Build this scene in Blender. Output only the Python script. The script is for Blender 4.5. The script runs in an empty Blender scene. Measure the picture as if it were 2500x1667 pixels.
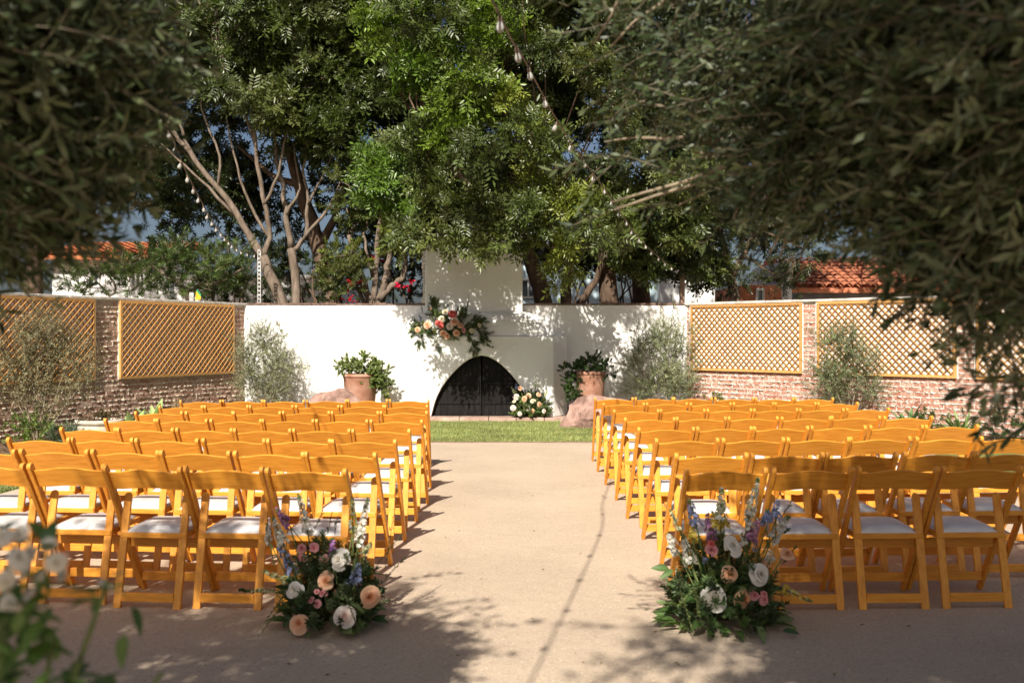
import bpy, bmesh, math, random
import numpy as np
from mathutils import Vector, Matrix, Euler

# ------------------------------------------------------------------ camera, sky, sun, exposure
SC = bpy.context.scene
COL = SC.collection
H = 1.46                       # eye height
F = 2431.0                     # focal length in pixels of a 2500 px wide frame
HOR = 819.5                    # row of the horizon in that frame
cam_d = bpy.data.cameras.new('camera'); cam = bpy.data.objects.new('camera', cam_d); COL.objects.link(cam)
cam.location = (0, 0, H); cam.rotation_euler = (math.pi / 2, 0, 0)
cam_d.sensor_width = 36; cam_d.lens = 36 * F / 2500
cam_d.shift_y = -(833.5 - HOR) / 2500
cam_d.clip_start = 0.05; cam_d.clip_end = 900
cam_d.dof.use_dof = True; cam_d.dof.focus_distance = 11.0; cam_d.dof.aperture_fstop = 3.2
SC.camera = cam

SUN_AZ, SUN_EL = math.radians(12.5), math.radians(40.8)   # shadows run away from the lens, a little to the right
sdir = Vector((math.sin(SUN_AZ) * math.cos(SUN_EL), math.cos(SUN_AZ) * math.cos(SUN_EL), -math.sin(SUN_EL)))
w = bpy.data.worlds.new('World'); SC.world = w; w.use_nodes = True
nt = w.node_tree; nt.nodes.clear()
wo = nt.nodes.new('ShaderNodeOutputWorld'); bg = nt.nodes.new('ShaderNodeBackground'); sk = nt.nodes.new('ShaderNodeTexSky')
sk.sky_type = 'NISHITA'; sk.sun_disc = False; sk.sun_elevation = SUN_EL; sk.sun_rotation = math.pi + SUN_AZ
sk.air_density = 0.75; sk.dust_density = 3.6; sk.ozone_density = 0.8
bg.inputs['Strength'].default_value = 0.05
nt.links.new(sk.outputs[0], bg.inputs[0]); nt.links.new(bg.outputs[0], wo.inputs[0])
sun_d = bpy.data.lights.new('sun', 'SUN'); sun = bpy.data.objects.new('sun', sun_d); COL.objects.link(sun)
sun_d.energy = 5.0; sun_d.angle = math.radians(0.53); sun_d.color = (1.0, 0.93, 0.82)
sun.rotation_euler = sdir.to_track_quat('-Z', 'Y').to_euler(); sun.location = (-5, -20, 20)

SC.render.engine = 'CYCLES'
SC.view_settings.view_transform = 'Standard'; SC.view_settings.look = 'None'
SC.view_settings.exposure = 0.77; SC.view_settings.gamma = 1.0; SC.view_settings.use_curve_mapping = False
SC.cycles.use_denoising = True
try: SC.cycles.denoiser = 'OPENIMAGEDENOISE'
except Exception: pass
SC.cycles.max_bounces = 6; SC.cycles.diffuse_bounces = 3; SC.cycles.glossy_bounces = 2
SC.cycles.transmission_bounces = 4; SC.cycles.transparent_max_bounces = 6
SC.cycles.caustics_reflective = False; SC.cycles.caustics_refractive = False
SC.cycles.sample_clamp_indirect = 6.0

# ------------------------------------------------------------------ helpers
rnd = random.Random(7)
rng = np.random.default_rng(11)
R = math.radians
def S(px, py, Y):              # a pixel of the 2500 px frame at distance Y
    return Vector(((px - 1250) / F * Y, Y, H - (py - HOR) / F * Y))
K = 2500 / 2352
def D(px, py, Y): return S(px * K, py * K, Y)

def tag(o, label=None, cat=None, group=None, kind=None):
    if label: o['label'] = label
    if cat: o['category'] = cat
    if group: o['group'] = group
    if kind: o['kind'] = kind
    return o
def empty(name, loc=(0, 0, 0), rz=0.0, label=None, cat=None, group=None):
    o = bpy.data.objects.new(name, None); COL.objects.link(o)
    o.location = loc; o.rotation_euler = (0, 0, rz); o.empty_display_size = 0.1
    return tag(o, label, cat, group)
def link(name, me, mat=None, parent=None):
    if mat is not None and len(me.materials) == 0: me.materials.append(mat)
    o = bpy.data.objects.new(name, me); COL.objects.link(o)
    if parent is not None: o.parent = parent
    return o
def copy_tree(o, parent=None):
    c = o.copy(); COL.objects.link(c); c.parent = parent
    for ch in o.children: copy_tree(ch, c)
    return c

class MB:
    def __init__(s): s.v = []; s.f = []
    def add(s, vs, fs):
        n = len(s.v); s.v += [tuple(v) for v in vs]; s.f += [tuple(i + n for i in f) for f in fs]; return s
    def box(s, x0, x1, y0, y1, z0, z1, M=None, jit=0.0):
        vs = [Vector((x, y, z)) for z in (z0, z1) for y in (y0, y1) for x in (x0, x1)]
        if jit: vs = [v + Vector((rnd.uniform(-jit, jit), rnd.uniform(-jit, jit), rnd.uniform(-jit, jit))) for v in vs]
        if M is not None: vs = [M @ v for v in vs]
        return s.add(vs, [(0, 2, 3, 1), (4, 5, 7, 6), (0, 1, 5, 4), (2, 6, 7, 3), (0, 4, 6, 2), (1, 3, 7, 5)])
    def bar(s, a, b, wx, wy, up=(0, 0, 1)):
        a = Vector(a); b = Vector(b); d = b - a; L = d.length; d.normalize()
        x = d.cross(Vector(up)).normalized(); y = x.cross(d)
        M = Matrix((x, y, d)).transposed().to_4x4(); M.translation = a
        return s.box(-wx / 2, wx / 2, -wy / 2, wy / 2, 0, L, M)
    def tube(s, pts, rad, n=7, cap=True):
        pts = [Vector(p) for p in pts]; m = len(pts)
        if not hasattr(rad, '__len__'): rad = [rad] * m
        rings = []; ref = None
        for i, p in enumerate(pts):
            t = (pts[min(i + 1, m - 1)] - pts[max(i - 1, 0)])
            if t.length < 1e-9: t = Vector((0, 0, 1))
            t.normalize()
            if ref is None: ref = Vector((1, 0, 0)) if abs(t.x) < .8 else Vector((0, 1, 0))
            x = (ref - t * ref.dot(t)).normalized(); ref = x; y = t.cross(x)
            rings.append([p + x * (rad[i] * math.cos(2 * math.pi * k / n)) + y * (rad[i] * math.sin(2 * math.pi * k / n)) for k in range(n)])
        vs = [v for r in rings for v in r]; fs = []
        for i in range(m - 1):
            for k in range(n):
                a = i * n + k; b = i * n + (k + 1) % n
                fs.append((a, b, b + n, a + n))
        if cap: fs.append(tuple(range(n - 1, -1, -1))); fs.append(tuple((m - 1) * n + k for k in range(n)))
        return s.add(vs, fs)
    def lathe(s, prof, n=24, c=(0, 0, 0)):
        c = Vector(c); vs = []; fs = []
        for r, z in prof:
            for k in range(n):
                a = 2 * math.pi * k / n; vs.append(c + Vector((r * math.cos(a), r * math.sin(a), z)))
        for i in range(len(prof) - 1):
            for k in range(n):
                a = i * n + k; b = i * n + (k + 1) % n; fs.append((a, b, b + n, a + n))
        return s.add(vs, fs)
    def prism(s, outline, h0, h1, axis='x'):       # outline: 2D points, extruded along an axis
        n = len(outline)
        def mk(p, h):
            if axis == 'x': return (h, p[0], p[1])
            if axis == 'y': return (p[0], h, p[1])
            return (p[0], p[1], h)
        vs = [mk(p, h0) for p in outline] + [mk(p, h1) for p in outline]
        fs = [tuple(range(n - 1, -1, -1)), tuple(range(n, 2 * n))] + [(i, (i + 1) % n, (i + 1) % n + n, i + n) for i in range(n)]
        return s.add(vs, fs)
    def mesh(s, name, mat=None, smooth=False, fix=True):
        me = bpy.data.meshes.new(name); me.from_pydata(s.v, [], s.f)
        if fix:
            bm = bmesh.new(); bm.from_mesh(me); bmesh.ops.recalc_face_normals(bm, faces=bm.faces); bm.to_mesh(me); bm.free()
        if smooth: me.polygons.foreach_set('use_smooth', [True] * len(me.polygons))
        me.update()
        if mat is not None: me.materials.append(mat)
        return me
    def build(s, name, mat, parent=None, smooth=False, bevel=0.0, seg=2):
        o = link(name, s.mesh(name, mat, smooth), None, parent)
        if bevel:
            b = o.modifiers.new('bevel', 'BEVEL'); b.width = bevel; b.segments = seg; b.limit_method = 'ANGLE'; b.angle_limit = R(35)
        return o

def np_mesh(name, V, T, C, mat):
    me = bpy.data.meshes.new(name); nv, nf = len(V), len(T)
    me.vertices.add(nv); me.vertices.foreach_set('co', np.ascontiguousarray(V, np.float32).ravel())
    me.loops.add(nf * 3); me.loops.foreach_set('vertex_index', np.ascontiguousarray(T, np.int32).ravel())
    me.polygons.add(nf); me.polygons.foreach_set('loop_start', np.arange(0, nf * 3, 3, dtype=np.int32))
    try: me.polygons.foreach_set('loop_total', np.full(nf, 3, np.int32))
    except Exception: pass
    me.update(calc_edges=True)
    a = me.attributes.new('tint', 'FLOAT_COLOR', 'POINT')
    rgba = np.ones((nv, 4), np.float32); rgba[:, :3] = C
    a.data.foreach_set('color', rgba.ravel())
    me.materials.append(mat)
    return me

# ------------------------------------------------------------------ materials
def new_mat(name):
    m = bpy.data.materials.new(name); m.use_nodes = True
    n = m.node_tree.nodes; l = m.node_tree.links
    return m, n, l, n['Principled BSDF']
def ramp(n, stops):
    r = n.new('ShaderNodeValToRGB'); e = r.color_ramp.elements
    while len(e) < len(stops): e.new(0.5)
    for i, (p, c) in enumerate(stops):
        e[i].position = p; e[i].color = (*c, 1) if len(c) == 3 else c
    return r
def noise(n, l, co, scale, detail=4, rough=.55, dist=0):
    t = n.new('ShaderNodeTexNoise'); t.inputs['Scale'].default_value = scale; t.inputs['Detail'].default_value = detail
    t.inputs['Roughness'].default_value = rough; t.inputs['Distortion'].default_value = dist
    if co is not None: l.new(co, t.inputs['Vector'])
    return t
def surface(name, c1, c2, scale=6, rough=.8, bump=.3, bscale=60, c3=None, spec=.3, objvar=0.0, stretch=None, lo=.35, hi=.65, bdist=.01):
    m, n, l, b = new_mat(name)
    tc = n.new('ShaderNodeTexCoord'); co = tc.outputs['Object']
    if stretch:
        mp = n.new('ShaderNodeMapping'); mp.inputs['Scale'].default_value = stretch; l.new(co, mp.inputs['Vector']); co = mp.outputs[0]
    oi = n.new('ShaderNodeObjectInfo')
    if objvar:
        ad = n.new('ShaderNodeVectorMath'); ad.operation = 'ADD'; l.new(co, ad.inputs[0])
        sc = n.new('ShaderNodeMath'); sc.operation = 'MULTIPLY'; sc.inputs[1].default_value = 37.0; l.new(oi.outputs['Random'], sc.inputs[0]); l.new(sc.outputs[0], ad.inputs[1]); co = ad.outputs[0]
    t = noise(n, l, co, scale)
    st = [(lo, c1), (hi, c2)] if c3 is None else [(lo, c1), ((lo + hi) / 2, c2), (hi, c3)]
    r = ramp(n, st); l.new(t.outputs['Fac'], r.inputs[0]); out = r.outputs[0]
    if objvar:
        mr = n.new('ShaderNodeMapRange'); mr.inputs[3].default_value = 1 - objvar; mr.inputs[4].default_value = 1 + objvar; l.new(oi.outputs['Random'], mr.inputs[0])
        hs = n.new('ShaderNodeHueSaturation'); l.new(mr.outputs[0], hs.inputs['Value']); l.new(out, hs.inputs['Color']); out = hs.outputs[0]
    l.new(out, b.inputs['Base Color'])
    b.inputs['Roughness'].default_value = rough; b.inputs['Specular IOR Level'].default_value = spec
    if bump:
        t2 = noise(n, l, co, bscale, 6, .65); bp = n.new('ShaderNodeBump'); bp.inputs['Strength'].default_value = bump; bp.inputs['Distance'].default_value = bdist
        l.new(t2.outputs['Fac'], bp.inputs['Height']); l.new(bp.outputs[0], b.inputs['Normal'])
    return m
def leafmat(name, rough=.42, trans=.28, spec=.45, tcol=(1.15, 1.25, .55)):
    m, n, l, b = new_mat(name); at = n.new('ShaderNodeAttribute'); at.attribute_name = 'tint'
    l.new(at.outputs['Color'], b.inputs['Base Color']); b.inputs['Roughness'].default_value = rough; b.inputs['Specular IOR Level'].default_value = spec
    tr = n.new('ShaderNodeBsdfTranslucent'); mx = n.new('ShaderNodeMix'); mx.data_type = 'RGBA'; mx.blend_type = 'MULTIPLY'; mx.inputs[0].default_value = 1
    l.new(at.outputs['Color'], mx.inputs[6]); mx.inputs[7].default_value = (*tcol, 1); l.new(mx.outputs[2], tr.inputs[0])
    ms = n.new('ShaderNodeMixShader'); ms.inputs[0].default_value = trans
    l.new(b.outputs[0], ms.inputs[1]); l.new(tr.outputs[0], ms.inputs[2]); l.new(ms.outputs[0], n['Material Output'].inputs[0])
    return m

M = {}
# chair wood: honey varnish with long grain, a little different from chair to chair
def wood(name, c1, c2, c3, rough, objvar, stretch=(9, 9, 1.2), coat=.0):
    m = surface(name, c1, c2, 5, rough, .05, 40, c3, .4, objvar, stretch, .28, .74, .003)
    b = m.node_tree.nodes['Principled BSDF']; b.inputs['Coat Weight'].default_value = coat; b.inputs['Coat Roughness'].default_value = .25
    return m
M['wood'] = wood('varnished_wood', (.56, .212, .020), (.70, .292, .034), (.77, .342, .048), .5, .09, (1.5, 14, 14), .05)
M['woodv'] = wood('varnished_wood_upright', (.56, .212, .020), (.70, .292, .034), (.77, .342, .048), .5, .09, (14, 14, 1.5), .05)
M['vinyl'] = surface('white_vinyl', (.54, .525, .515), (.66, .645, .635), 8, .42, .45, 9, spec=.45, objvar=.06, bdist=.02)
M['cedar'] = wood('cedar_lattice', (.44, .215, .065), (.54, .285, .095), (.61, .345, .13), .65, .2, (7, 7, 7))
M['plaster'] = surface('white_plaster', (.70, .675, .635), (.80, .785, .755), .9, .9, .4, 7, (.82, .81, .785), .15, bdist=.02)
M['mortar_l'] = surface('tan_mortar', (.52, .44, .35), (.68, .60, .50), 14, .95, .5, 60, spec=.1)
M['mortar_r'] = surface('pale_mortar', (.60, .54, .48), (.76, .70, .63), 14, .95, .5, 60, spec=.1)
M['panel_white'] = surface('white_render', (.70, .68, .66), (.80, .79, .77), 5, .9, .2, 40, spec=.1)
M['cap'] = surface('weathered_coping', (.42, .38, .34), (.66, .63, .59), 9, .9, .4, 50, spec=.15, objvar=.1)
M['capbrick'] = surface('dark_coping', (.10, .065, .05), (.24, .15, .115), 12, .9, .5, 50, spec=.15)
M['iron'] = surface('sooty_iron', (.004, .0035, .0035), (.010, .0085, .008), 5, .75, .25, 30, (.022, .019, .018), .2, 0, (4, 4, .8), .4, .8)
M['soot'] = surface('sooty_firebrick', (.012, .010, .009), (.035, .028, .024), 7, .9, .4, 40)
M['terracotta'] = surface('terracotta_pot', (.30, .135, .085), (.42, .215, .145), 4, .85, .35, 40, (.50, .30, .225), .2)
M['paleclay'] = surface('pale_clay_pot', (.50, .42, .33), (.66, .58, .48), 7, .85, .3, 40, spec=.2)
M['rock'] = surface('red_sandstone', (.17, .105, .085), (.30, .185, .15), 5, .9, .9, 16, (.41, .275, .23), .15, bdist=.03)
M['hearth'] = surface('hearth_stone', (.30, .19, .15), (.48, .35, .29), 5, .9, .5, 30, spec=.15)
M['bark'] = surface('pale_bark', (.13, .098, .074), (.235, .185, .145), 5, .9, .6, 30, spec=.15, stretch=(3, 3, .8), bdist=.02)
M['barkd'] = surface('dark_bark', (.085, .055, .04), (.17, .115, .08), 5, .9, .7, 30, spec=.15, stretch=(3, 3, .8), bdist=.02)
M['barko'] = surface('olive_bark', (.20, .16, .115), (.34, .28, .20), 12, .9, .5, 40, spec=.15)
M['mulch'] = surface('bark_mulch', (.06, .035, .022), (.15, .095, .06), 18, .95, 1.0, 40, (.24, .165, .11), .1, bdist=.04)
M['tile'] = surface('clay_roof_tile', (.40, .135, .07), (.52, .20, .11), 3, .85, .2, 30, spec=.2, objvar=.2)
M['tile_far'] = surface('orange_roof_tile', (.50, .15, .06), (.60, .21, .09), 3, .85, .2, 20, spec=.2)
M['bwhite'] = surface('house_white', (.70, .69, .67), (.78, .77, .75), .8, .9, .1, 20, spec=.15)
M['bblue'] = surface('house_pale_blue', (.50, .63, .70), (.56, .69, .76), .8, .9, .1, 20, spec=.15)
M['bgrey'] = surface('house_grey', (.20, .21, .22), (.30, .31, .32), 2, .9, .1, 20, spec=.15)
M['borange'] = surface('house_orange', (.46, .17, .09), (.56, .23, .13), 2, .9, .1, 20, spec=.15)
M['frame'] = surface('window_frame', (.60, .58, .55), (.68, .66, .63), 4, .6, 0)
M['pane'] = surface('window_pane', (.06, .075, .09), (.10, .12, .14), 2, .12, 0, spec=.6)
M['steel'] = surface('galvanised_steel', (.30, .29, .28), (.48, .47, .46), 14, .5, .1, 60, spec=.5)
M['post'] = surface('brown_post', (.17, .11, .08), (.26, .175, .13), 10, .8, .3, 60, spec=.2)
M['cable'] = surface('brown_cable', (.10, .065, .045), (.17, .115, .085), 10, .6, 0, spec=.3)
M['edge'] = surface('steel_edging', (.14, .09, .06), (.22, .15, .11), 10, .7, .2, 60)
M['twig'] = surface('green_stem', (.10, .14, .04), (.18, .21, .07), 10, .7, 0)
M['leaf'] = leafmat('tree_leaf', .36, .30, .5)
M['olive'] = leafmat('olive_leaf', .45, .14, .4, (1.1, 1.2, .6))
_n = M['olive'].node_tree.nodes; _l = M['olive'].node_tree.links      # silvery undersides
_g = _n.new('ShaderNodeNewGeometry'); _at = [q for q in _n if q.type == 'ATTRIBUTE'][0]; _mx = _n.new('ShaderNodeMix'); _mx.data_type = 'RGBA'
_ad = _n.new('ShaderNodeMix'); _ad.data_type = 'RGBA'; _ad.inputs[0].default_value = .14; _l.new(_at.outputs['Color'], _ad.inputs[6]); _ad.inputs[7].default_value = (.27, .29, .21, 1)
_l.new(_g.outputs['Backfacing'], _mx.inputs[0]); _l.new(_at.outputs['Color'], _mx.inputs[6]); _l.new(_ad.outputs[2], _mx.inputs[7]); _l.new(_mx.outputs[2], _n['Principled BSDF'].inputs['Base Color'])
M['dleaf'] = leafmat('shrub_leaf', .45, .3, .4)
M['petal'] = leafmat('petal', .55, .3, .25, (1, .95, .9))
M['grassm'] = leafmat('turf_blade', .5, .2, .3)
m, n, l, b = new_mat('bulb_glass'); b.inputs['Base Color'].default_value = (.62, .60, .56, 1); b.inputs['Roughness'].default_value = .08
b.inputs['Transmission Weight'].default_value = .45; b.inputs['IOR'].default_value = 1.12; M['bulb'] = m
# decomposed granite: fine grit in three scales
m, n, l, b = new_mat('decomposed_granite'); tc = n.new('ShaderNodeTexCoord'); co = tc.outputs['Object']
g1 = noise(n, l, co, 180, 3, .7); r1 = ramp(n, [(.30, (.30, .215, .152)), (.45, (.462, .372, .280)), (.6, (.545, .446, .345)), (.75, (.69, .60, .50))]); l.new(g1.outputs['Fac'], r1.inputs[0])
g2 = noise(n, l, co, .9, 5, .6); r2 = ramp(n, [(.3, (.88, .87, .86)), (.7, (1.06, 1.05, 1.04))]); l.new(g2.outputs['Fac'], r2.inputs[0])
g3 = noise(n, l, co, 14, 4, .65); r3 = ramp(n, [(.3, (.96, .955, .95)), (.65, (1.04, 1.04, 1.04))]); l.new(g3.outputs['Fac'], r3.inputs[0])
x1 = n.new('ShaderNodeMix'); x1.data_type = 'RGBA'; x1.blend_type = 'MULTIPLY'; x1.inputs[0].default_value = 1; l.new(r1.outputs[0], x1.inputs[6]); l.new(r2.outputs[0], x1.inputs[7])
x2 = n.new('ShaderNodeMix'); x2.data_type = 'RGBA'; x2.blend_type = 'MULTIPLY'; x2.inputs[0].default_value = 1; l.new(x1.outputs[2], x2.inputs[6]); l.new(r3.outputs[0], x2.inputs[7])
g5 = noise(n, l, co, 48, 5, .75); r5 = ramp(n, [(.30, (.74, .71, .68)), (.48, (1.0, 1.0, 1.0)), (.70, (1.12, 1.12, 1.12))]); l.new(g5.outputs['Fac'], r5.inputs[0])
x3 = n.new('ShaderNodeMix'); x3.data_type = 'RGBA'; x3.blend_type = 'MULTIPLY'; x3.inputs[0].default_value = 1; l.new(x2.outputs[2], x3.inputs[6]); l.new(r5.outputs[0], x3.inputs[7])
l.new(x3.outputs[2], b.inputs['Base Color']); b.inputs['Roughness'].default_value = .95; b.inputs['Specular IOR Level'].default_value = .12
b1 = n.new('ShaderNodeBump'); b1.inputs['Strength'].default_value = .55; b1.inputs['Distance'].default_value = .006; l.new(g1.outputs['Fac'], b1.inputs['Height'])
b2 = n.new('ShaderNodeBump'); b2.inputs['Strength'].default_value = .12; b2.inputs['Distance'].default_value = .02; l.new(g3.outputs['Fac'], b2.inputs['Height']); l.new(b1.outputs[0], b2.inputs['Normal'])
g4 = noise(n, l, co, 3.2, 3, .5); b3_ = n.new('ShaderNodeBump'); b3_.inputs['Strength'].default_value = .14; b3_.inputs['Distance'].default_value = .06; l.new(g4.outputs['Fac'], b3_.inputs['Height']); l.new(b2.outputs[0], b3_.inputs['Normal']); l.new(b3_.outputs[0], b.inputs['Normal'])
M['gravel'] = m
M['pebble'] = surface('grit', (.36, .26, .18), (.62, .50, .38), 30, .9, 0)
M['dirt'] = surface('dry_soil', (.16, .115, .08), (.24, .18, .125), 3, .95, .5, 30)
M['turf'] = surface('turf_base', (.13, .16, .045), (.20, .24, .075), 22, .9, .9, 150, (.27, .30, .11), .15, bdist=.02)
# brick: red to brown, whitened by smeared mortar
def brickmat(name, cols, smear, amt):
    m, n, l, b = new_mat(name); tc = n.new('ShaderNodeTexCoord'); oi = n.new('ShaderNodeObjectInfo'); geo = n.new('ShaderNodeNewGeometry')
    rp = ramp(n, [(i / (len(cols) - 1), c) for i, c in enumerate(cols)]); l.new(oi.outputs['Random'], rp.inputs[0])
    pos = geo.outputs['Position']
    t = noise(n, l, pos, 16, 5, .7); sr = ramp(n, [(amt, (0, 0, 0)), (amt + .16, (1, 1, 1))]); l.new(t.outputs['Fac'], sr.inputs[0])
    mx = n.new('ShaderNodeMix'); mx.data_type = 'RGBA'; l.new(sr.outputs[0], mx.inputs[0]); l.new(rp.outputs[0], mx.inputs[6]); mx.inputs[7].default_value = (*smear, 1)
    l.new(mx.outputs[2], b.inputs['Base Color']); b.inputs['Roughness'].default_value = .93; b.inputs['Specular IOR Level'].default_value = .12
    t2 = noise(n, l, pos, 70, 5, .7); bp = n.new('ShaderNodeBump'); bp.inputs['Strength'].default_value = .6; bp.inputs['Distance'].default_value = .008; l.new(t2.outputs['Fac'], bp.inputs['Height']); l.new(bp.outputs[0], b.inputs['Normal'])
    return m
M['brick_l'] = brickmat('brown_brick', [(.30, .16, .115), (.42, .27, .20), (.35, .20, .15), (.46, .33, .26)], (.60, .51, .41), .53)
M['brick_r'] = brickmat('red_brick', [(.34, .14, .095), (.43, .21, .15), (.38, .17, .12), (.47, .28, .21)], (.66, .57, .49), .50)

# ------------------------------------------------------------------ foliage machinery
def frame_from(d, roll):
    """N rotation matrices that carry +Z onto d, rolled about it"""
    d = d / np.linalg.norm(d, axis=1, keepdims=True)
    ref = np.where(np.abs(d[:, 2:3]) < .95, np.array([[0, 0, 1.]]), np.array([[1., 0, 0]]))
    x = np.cross(ref, d); x /= np.linalg.norm(x, axis=1, keepdims=True); y = np.cross(d, x)
    c, s = np.cos(roll)[:, None], np.sin(roll)[:, None]
    return np.stack([x * c + y * s, -x * s + y * c, d], axis=2)
class Tpl:                      # a small triangle mesh with colour factors; 'ab' marks vertices with a colour of their own
    def __init__(s): s.V = []; s.T = []; s.C = []; s.A = []
    def leaf(s, p, d, u, L, W, c, fold=.25, fine=False, curl=0.0):
        p = np.array(p, float); d = np.array(d, float); d /= np.linalg.norm(d); u = np.array(u, float); u -= d * u.dot(d)
        nu = np.linalg.norm(u); u = u / nu if nu > 1e-6 else np.array([0, 0, 1.]); sd = np.cross(d, u); n = len(s.V)
        if fine:
            dn = -u * curl * L
            vs = [p, p + d * L * .3 + sd * W * .42 + u * W * fold, p + d * L * .3 - sd * W * .42 + u * W * fold,
                  p + d * L * .65 + sd * W * .45 + u * W * fold + dn * .4, p + d * L * .65 - sd * W * .45 + u * W * fold + dn * .4, p + d * L + dn,
                  p + d * L * .3, p + d * L * .65 + dn * .4]
            ts = [(0, 6, 1), (0, 2, 6), (1, 6, 7), (1, 7, 3), (2, 7, 6), (2, 4, 7), (3, 7, 5), (4, 5, 7)]
        else:
            vs = [p, p + d * L * .5 + sd * W * .5 + u * W * fold, p + d * L - u * curl * L, p + d * L * .5 - sd * W * .5 + u * W * fold]
            ts = [(0, 2, 1), (0, 3, 2)]
        s.V += vs; s.T += [(a + n, b_ + n, c_ + n) for a, b_, c_ in ts]; s.C += [c] * len(vs); s.A += [0] * len(vs)
    def blade(s, p, d, u, L, W, c, curl=0.0):        # four-triangle lance leaf
        p = np.array(p, float); d = np.array(d, float); d /= np.linalg.norm(d); u = np.array(u, float); u -= d * u.dot(d); u /= max(1e-6, np.linalg.norm(u)); sd = np.cross(d, u); n = len(s.V)
        s.V += [p, p + d * L * .3 + sd * W * .45, p + d * L * .3 - sd * W * .45, p + d * L * .68 + sd * W * .42 - u * curl * L * .4, p + d * L * .68 - sd * W * .42 - u * curl * L * .4, p + d * L - u * curl * L]
        s.T += [(n, n + 2, n + 1), (n + 1, n + 2, n + 4), (n + 1, n + 4, n + 3), (n + 3, n + 4, n + 5)]; s.C += [c] * 6; s.A += [0] * 6
    def stem(s, a, b_, r, c):
        a = np.array(a, float); b_ = np.array(b_, float); d = b_ - a; d /= max(1e-9, np.linalg.norm(d))
        x = np.cross(d, [.3, .2, .9]); x /= np.linalg.norm(x); y = np.cross(d, x); n = len(s.V)
        for q, rr in ((a, r), (b_, r * .7)):
            for k in range(3): s.V.append(q + x * rr * math.cos(k * 2.094) + y * rr * math.sin(k * 2.094)); s.C.append(c); s.A.append(1)
        for k in range(3): k2 = (k + 1) % 3; s.T += [(n + k, n + k2, n + 3 + k2), (n + k, n + 3 + k2, n + 3 + k)]
    def arr(s): return np.array(s.V), np.array(s.T, int), np.array([c if hasattr(c, '__len__') else (c, c, c) for c in s.C], float), np.array(s.A, bool)
def scatter(tpls, P, Dr, sc, colr, roll=None):
    """copies of the templates at P, pointing along Dr -> vertex, triangle and colour arrays"""
    N = len(P); which = rng.integers(0, len(tpls), N); roll = rng.uniform(0, 6.283, N) if roll is None else roll
    Vs, Ts, Cs = [], [], []; off = 0
    for k, tp in enumerate(tpls):
        ix = np.where(which == k)[0]
        if not len(ix): continue
        V, T, C, A = tp; Rm = frame_from(Dr[ix], roll[ix])
        W = np.einsum('nij,vj->nvi', Rm, V) * sc[ix][:, None, None] + P[ix][:, None, :]
        Cc = np.where(A[None, :, None], C[None], C[None] * colr[ix][:, None, :])
        n, v = W.shape[:2]
        Ts.append((T[None] + (np.arange(n) * v)[:, None, None]).reshape(-1, 3) + off); off += n * v
        Vs.append(W.reshape(-1, 3)); Cs.append(Cc.reshape(-1, 3))
    return np.concatenate(Vs), np.concatenate(Ts), np.clip(np.concatenate(Cs), 0, 1)
def foliage(name, mat, parent, tpls, P, Dr, sc, colr, roll=None):
    V, T, C = scatter(tpls, np.asarray(P, float), np.asarray(Dr, float), np.asarray(sc, float), np.asarray(colr, float), roll)
    return link(name, np_mesh(name, V, T, C, mat), None, parent)
def rot2(a): return math.cos(a), math.sin(a)
BARK_T = (.26, .19, .13)
def tpl_pinnate(seed, L=.10, W=.036, nr=6):        # a rosette of feathered leaves
    q = random.Random(seed); t = Tpl()
    for i in range(nr):
        a = i * 2.4 + q.uniform(-.3, .3); el = q.uniform(.05, 1.1); c, s = rot2(a)
        d = np.array([c * math.cos(el), s * math.cos(el), math.sin(el)]); up = np.array([-c * math.sin(el), -s * math.sin(el), math.cos(el)])
        ln = q.uniform(.18, .30); npair = 4; sd = np.cross(d, up)
        for k in range(npair):
            b0 = d * ln * (.25 + .75 * k / npair) - up * .02 * k / npair
            for sg in (-1, 1):
                dd = d * .55 + sd * sg + up * q.uniform(-.25, .2)
                t.leaf(b0, dd, up + sd * q.uniform(-.3, .3), L * q.uniform(.8, 1.15), W * q.uniform(.85, 1.15), q.uniform(.65, 1.3), .15, False, q.uniform(0, .25))
        t.leaf(d * ln, d, up, L, W, q.uniform(.8, 1.3), .15)
    return t.arr()
def tpl_whorl(seed, n=26, L=.08, W=.026, ln=.22, fine=False):     # shoot with leaves all round
    q = random.Random(seed); t = Tpl(); t.stem((0, 0, 0), (0, 0, ln), .004, BARK_T)
    for i in range(n):
        a = i * 2.4; z = ln * (.1 + .9 * i / n); el = .25 + .9 * i / n + q.uniform(-.2, .2); c, s = rot2(a)
        d = (c * math.cos(el), s * math.cos(el), math.sin(el)); u = (-c * math.sin(el), -s * math.sin(el), math.cos(el))
        t.leaf((0, 0, z), d, np.array(u) + np.array([q.uniform(-.3, .3)] * 3), L * q.uniform(.75, 1.15), W * q.uniform(.8, 1.15), q.uniform(.65, 1.3), .2, fine, q.uniform(0, .25))
    return t.arr()
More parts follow.
